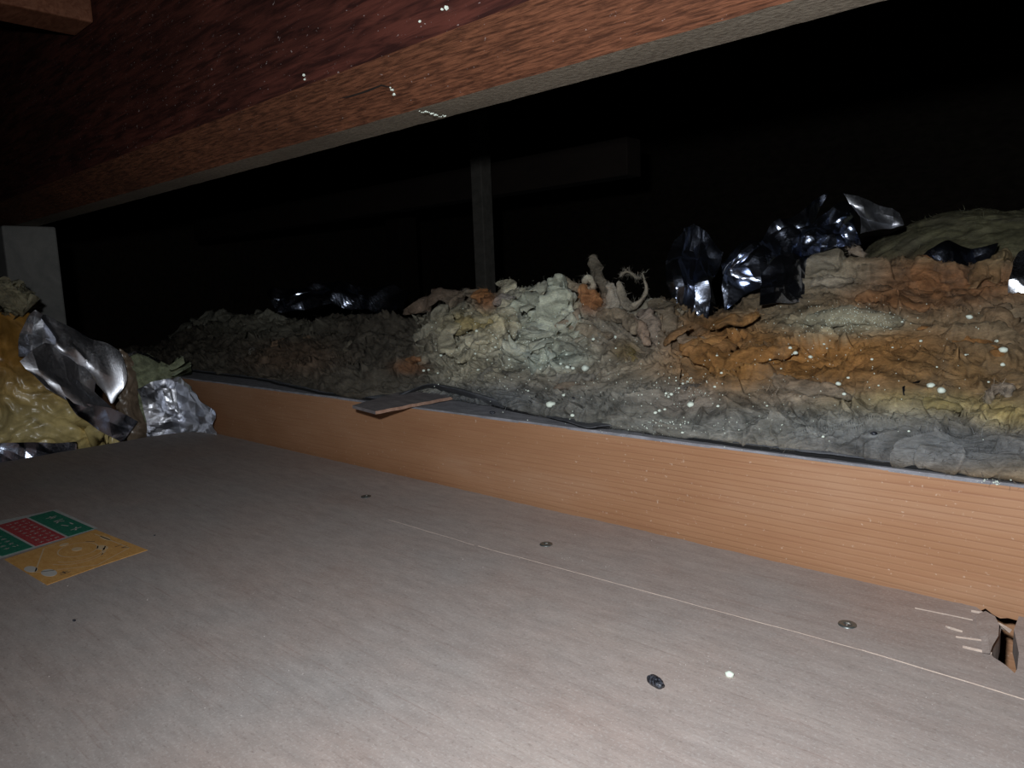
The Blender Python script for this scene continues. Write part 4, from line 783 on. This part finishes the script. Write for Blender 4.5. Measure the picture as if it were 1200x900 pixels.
# beads: (px, py, radius in px)
BEADS = [(855, 792, 4.6, 'white round bead on the plywood right of the big black dropping'), (646, 475, 5.5, 'largest white bead at lower left of the middle batt'), (685, 433, 5, 'half-round white bead at right end of the row on the middle batt'),
 (672, 432, 2.6, 'white bead second from the right in the row on the middle batt'), (665, 431, 2.8, 'white bead in the middle of the row on the middle batt'), (657, 427, 2.2, 'white bead at left end of the row on the middle batt'), (661, 463, 2.2, 'small white bead above and right of the largest white bead'), (672, 487, 2.6, 'white bead close to the paper edge, right of the largest one'),
 (811, 475, 4.6, 'white bead on grey wool left of the right batt centre, near the paper'), (1175, 411, 4.2, 'white bead on orange wool near the right edge'), (1092, 453, 4, 'white bead, upper of the pair beside the tiny foil scrap'), (1102, 458, 4.4, 'white bead, lower and longer of the pair beside the tiny foil scrap'), (1136, 371, 3.2, 'white bead below the blue foil patch'),
 (982, 451, 3, 'white bead at right end of the pale tuft under the orange wool'), (950, 418, 2.6, 'white bead right of the pair on the orange wool'), (931, 413, 2.8, 'white bead, right of the close pair on the orange wool'), (926, 408, 2, 'white bead, left of the close pair on the orange wool'), (1175, 428, 2.4, 'small white bead straight below the one near the right edge'), (1168, 400, 2, 'small white bead just above the one near the right edge'), (989, 462, 2.2, 'small white bead under the one at the end of the pale tuft')]
def bead(px_, py_, rp, label, i, grp=None, name='white_bead'):
    h = hit(px_, py_)
    if h is None or h[2] > 2.5: return
    r = rp/F*h[2]*.92; V, Fc = lump(h[0]+h[1]*r*.45, r, i*1.7+3, 2, .3, (1.15, 1, .8), i)
    meta(mesh(name, V, Fc, M_bead, smooth=True), label, 'bead', grp)
for i, (a, b, r, l) in enumerate(BEADS): bead(a, b, r*1.0, l, i)
SM = {'tiny white bead scattered on the orange-brown right batt': [(1022, 421, 1.5), (846, 437, 1.5), (840, 417, 1.3), (902, 421, 1.2), (966, 403, 1.3), (994, 443, 1.6), (1079, 400, 1.6), (1046, 407, 1), (1057, 377, 1.2), (1131, 416, 1.2), (899, 476, 1.2), (838, 453, 1.6), (842, 476, 1.8), (969, 408, 1), (915, 432, 1), (1098, 430, 1.1), (1158, 448, 1.2), (1065, 505, 1.2), (1030, 452, 1.1)],
 'tiny white bead scattered on the grey and cream middle batt': [(516, 417, 2), (497, 434, 1.7), (502, 434, 1.4), (559, 388, 1.8), (581, 407, 1.6), (597, 421, 1.4), (560, 434, 1.4), (571, 422, 1.3), (638, 411, 1.4), (646, 392, 1.5), (664, 416, 1.5), (652, 417, 1.3), (686, 396, 1.9), (696, 398, 2), (721, 395, 2), (722, 408, 1.2), (606, 411, 1.4), (610, 416, 1.2), (625, 404, 1.3), (557, 415, 1.5), (633, 433, 1.2), (619, 458, 1.3), (513, 437, 1.2), (620, 431, 1.2)],
 'tiny white bead near the joint between middle and right batts': [(786, 462, 2.2), (780, 461, 1.7), (783, 465, 1.4), (800, 450, 1.7), (806, 447, 1.5), (795, 455, 1.4), (792, 446, 1.2), (810, 443, 1.2), (774, 481, 2), (768, 484, 2.2), (779, 480, 1.6), (800, 507, 1.6), (965, 512, 1.6), (917, 498, 1.3)]}
for l, pts in SM.items():
    for i, (a, b, r) in enumerate(pts): bead(a, b, r*1.1, l, i+40, l.replace('tiny white bead', 'tiny white beads'))
# powder dust
def powder(name, label, spots, mat, ground=None, cat='dust'):
    V, Fc = [], []; rnd = random.Random(5)
    for (cx, cy, sx, sy, n, r0, r1) in spots:
        for _ in range(n):
            h = hit(rnd.gauss(cx, sx), rnd.gauss(cy, sy))
            if h is None or h[2] > 2 or (ground and not any(h[3].startswith(g) for g in ground)): continue
            r = rnd.uniform(r0, r1)/F*h[2]; c = h[0]+h[1]*r*.4; k = len(V)
            V += [c+Vector((r, 0, 0)), c+Vector((-r*.9, r*.3, 0)), c+Vector((0, r, r*.2)), c+Vector((0, -r, 0)), c+Vector((0, 0, r)), c+Vector((0, 0, -r))]
            Fc += [(k+a, k+b, k+c_) for a, b, c_ in ((0, 2, 4), (2, 1, 4), (1, 3, 4), (3, 0, 4), (2, 0, 5), (1, 2, 5), (3, 1, 5), (0, 3, 5))]
    return meta(mesh(name, V, Fc, mat), label, cat, kind='stuff')
powder('white_dust', 'fine white grains sprinkled over the wool mound', [(610, 405, 45, 22, 150, .5, 1.0), (800, 455, 30, 12, 70, .5, 1.1), (1000, 375, 35, 9, 230, .35, .7), (820, 500, 60, 8, 45, .4, 1.0), (960, 420, 110, 40, 130, .4, .9), (630, 395, 14, 12, 90, .5, .9), (660, 440, 60, 25, 60, .4, .9), (775, 497, 16, 2.5, 30, .5, 1.3), (1160, 565, 12, 2, 20, .5, 1.2)], M_bead, ('wool', 'tuft', 'sheet', 'paper', 'dust'))
powder('board_dust', 'fine pale grains scattered over the plywood', [(600, 760, 420, 110, 230, .25, .45), (810, 788, 22, 9, 14, .4, .7), (200, 760, 130, 60, 20, .4, .7), (630, 650, 60, 14, 14, .4, .7), (980, 800, 120, 40, 30, .3, .6)], flat('dull_grain', (.50, .46, .43), .8), ('panel',))

# stray fibres standing off the wool
def fibres():
    V, Fc, T = [], [], []; rnd = random.Random(9)
    for o in [c for b in batts for c in b[0].children if c.data and 'tint' in c.data.color_attributes]:
        me = o.data; nv_ = len(me.vertices); mw = o.matrix_world; col = me.color_attributes['tint'].data; cnt = int(min(nv_*.10, 5500))
        for _ in range(cnt):
            i = rnd.randrange(nv_); v = me.vertices[i]; p = mw @ v.co; nrm = v.normal
            if p.x < -1.6: continue
            q = p+nrm*rnd.uniform(.0006, .0028)+Vector((rnd.gauss(0, 1), rnd.gauss(0, 1), rnd.gauss(0, 1)))*.003; m_ = (p+q)/2+Vector((rnd.gauss(0, 1), rnd.gauss(0, 1), rnd.gauss(0, 1)))*.001
            s = Vector((rnd.gauss(0, 1), rnd.gauss(0, 1), rnd.gauss(0, 1))).normalized()*.00014; k = len(V)
            V += [p-s, p+s, m_+s, m_-s, q]; Fc += [(k, k+1, k+2, k+3), (k+3, k+2, k+4)]; c = tuple(col[i].color); c = (min(1, c[0]*1.15+.02), min(1, c[1]*1.15+.02), min(1, c[2]*1.15+.02), 1); T += [c]*5
    return meta(mesh('loose_fibres', V, Fc, M_wool, tint=T), 'loose glass wool fibres standing off the mound', 'fibres', kind='stuff')
fibres()
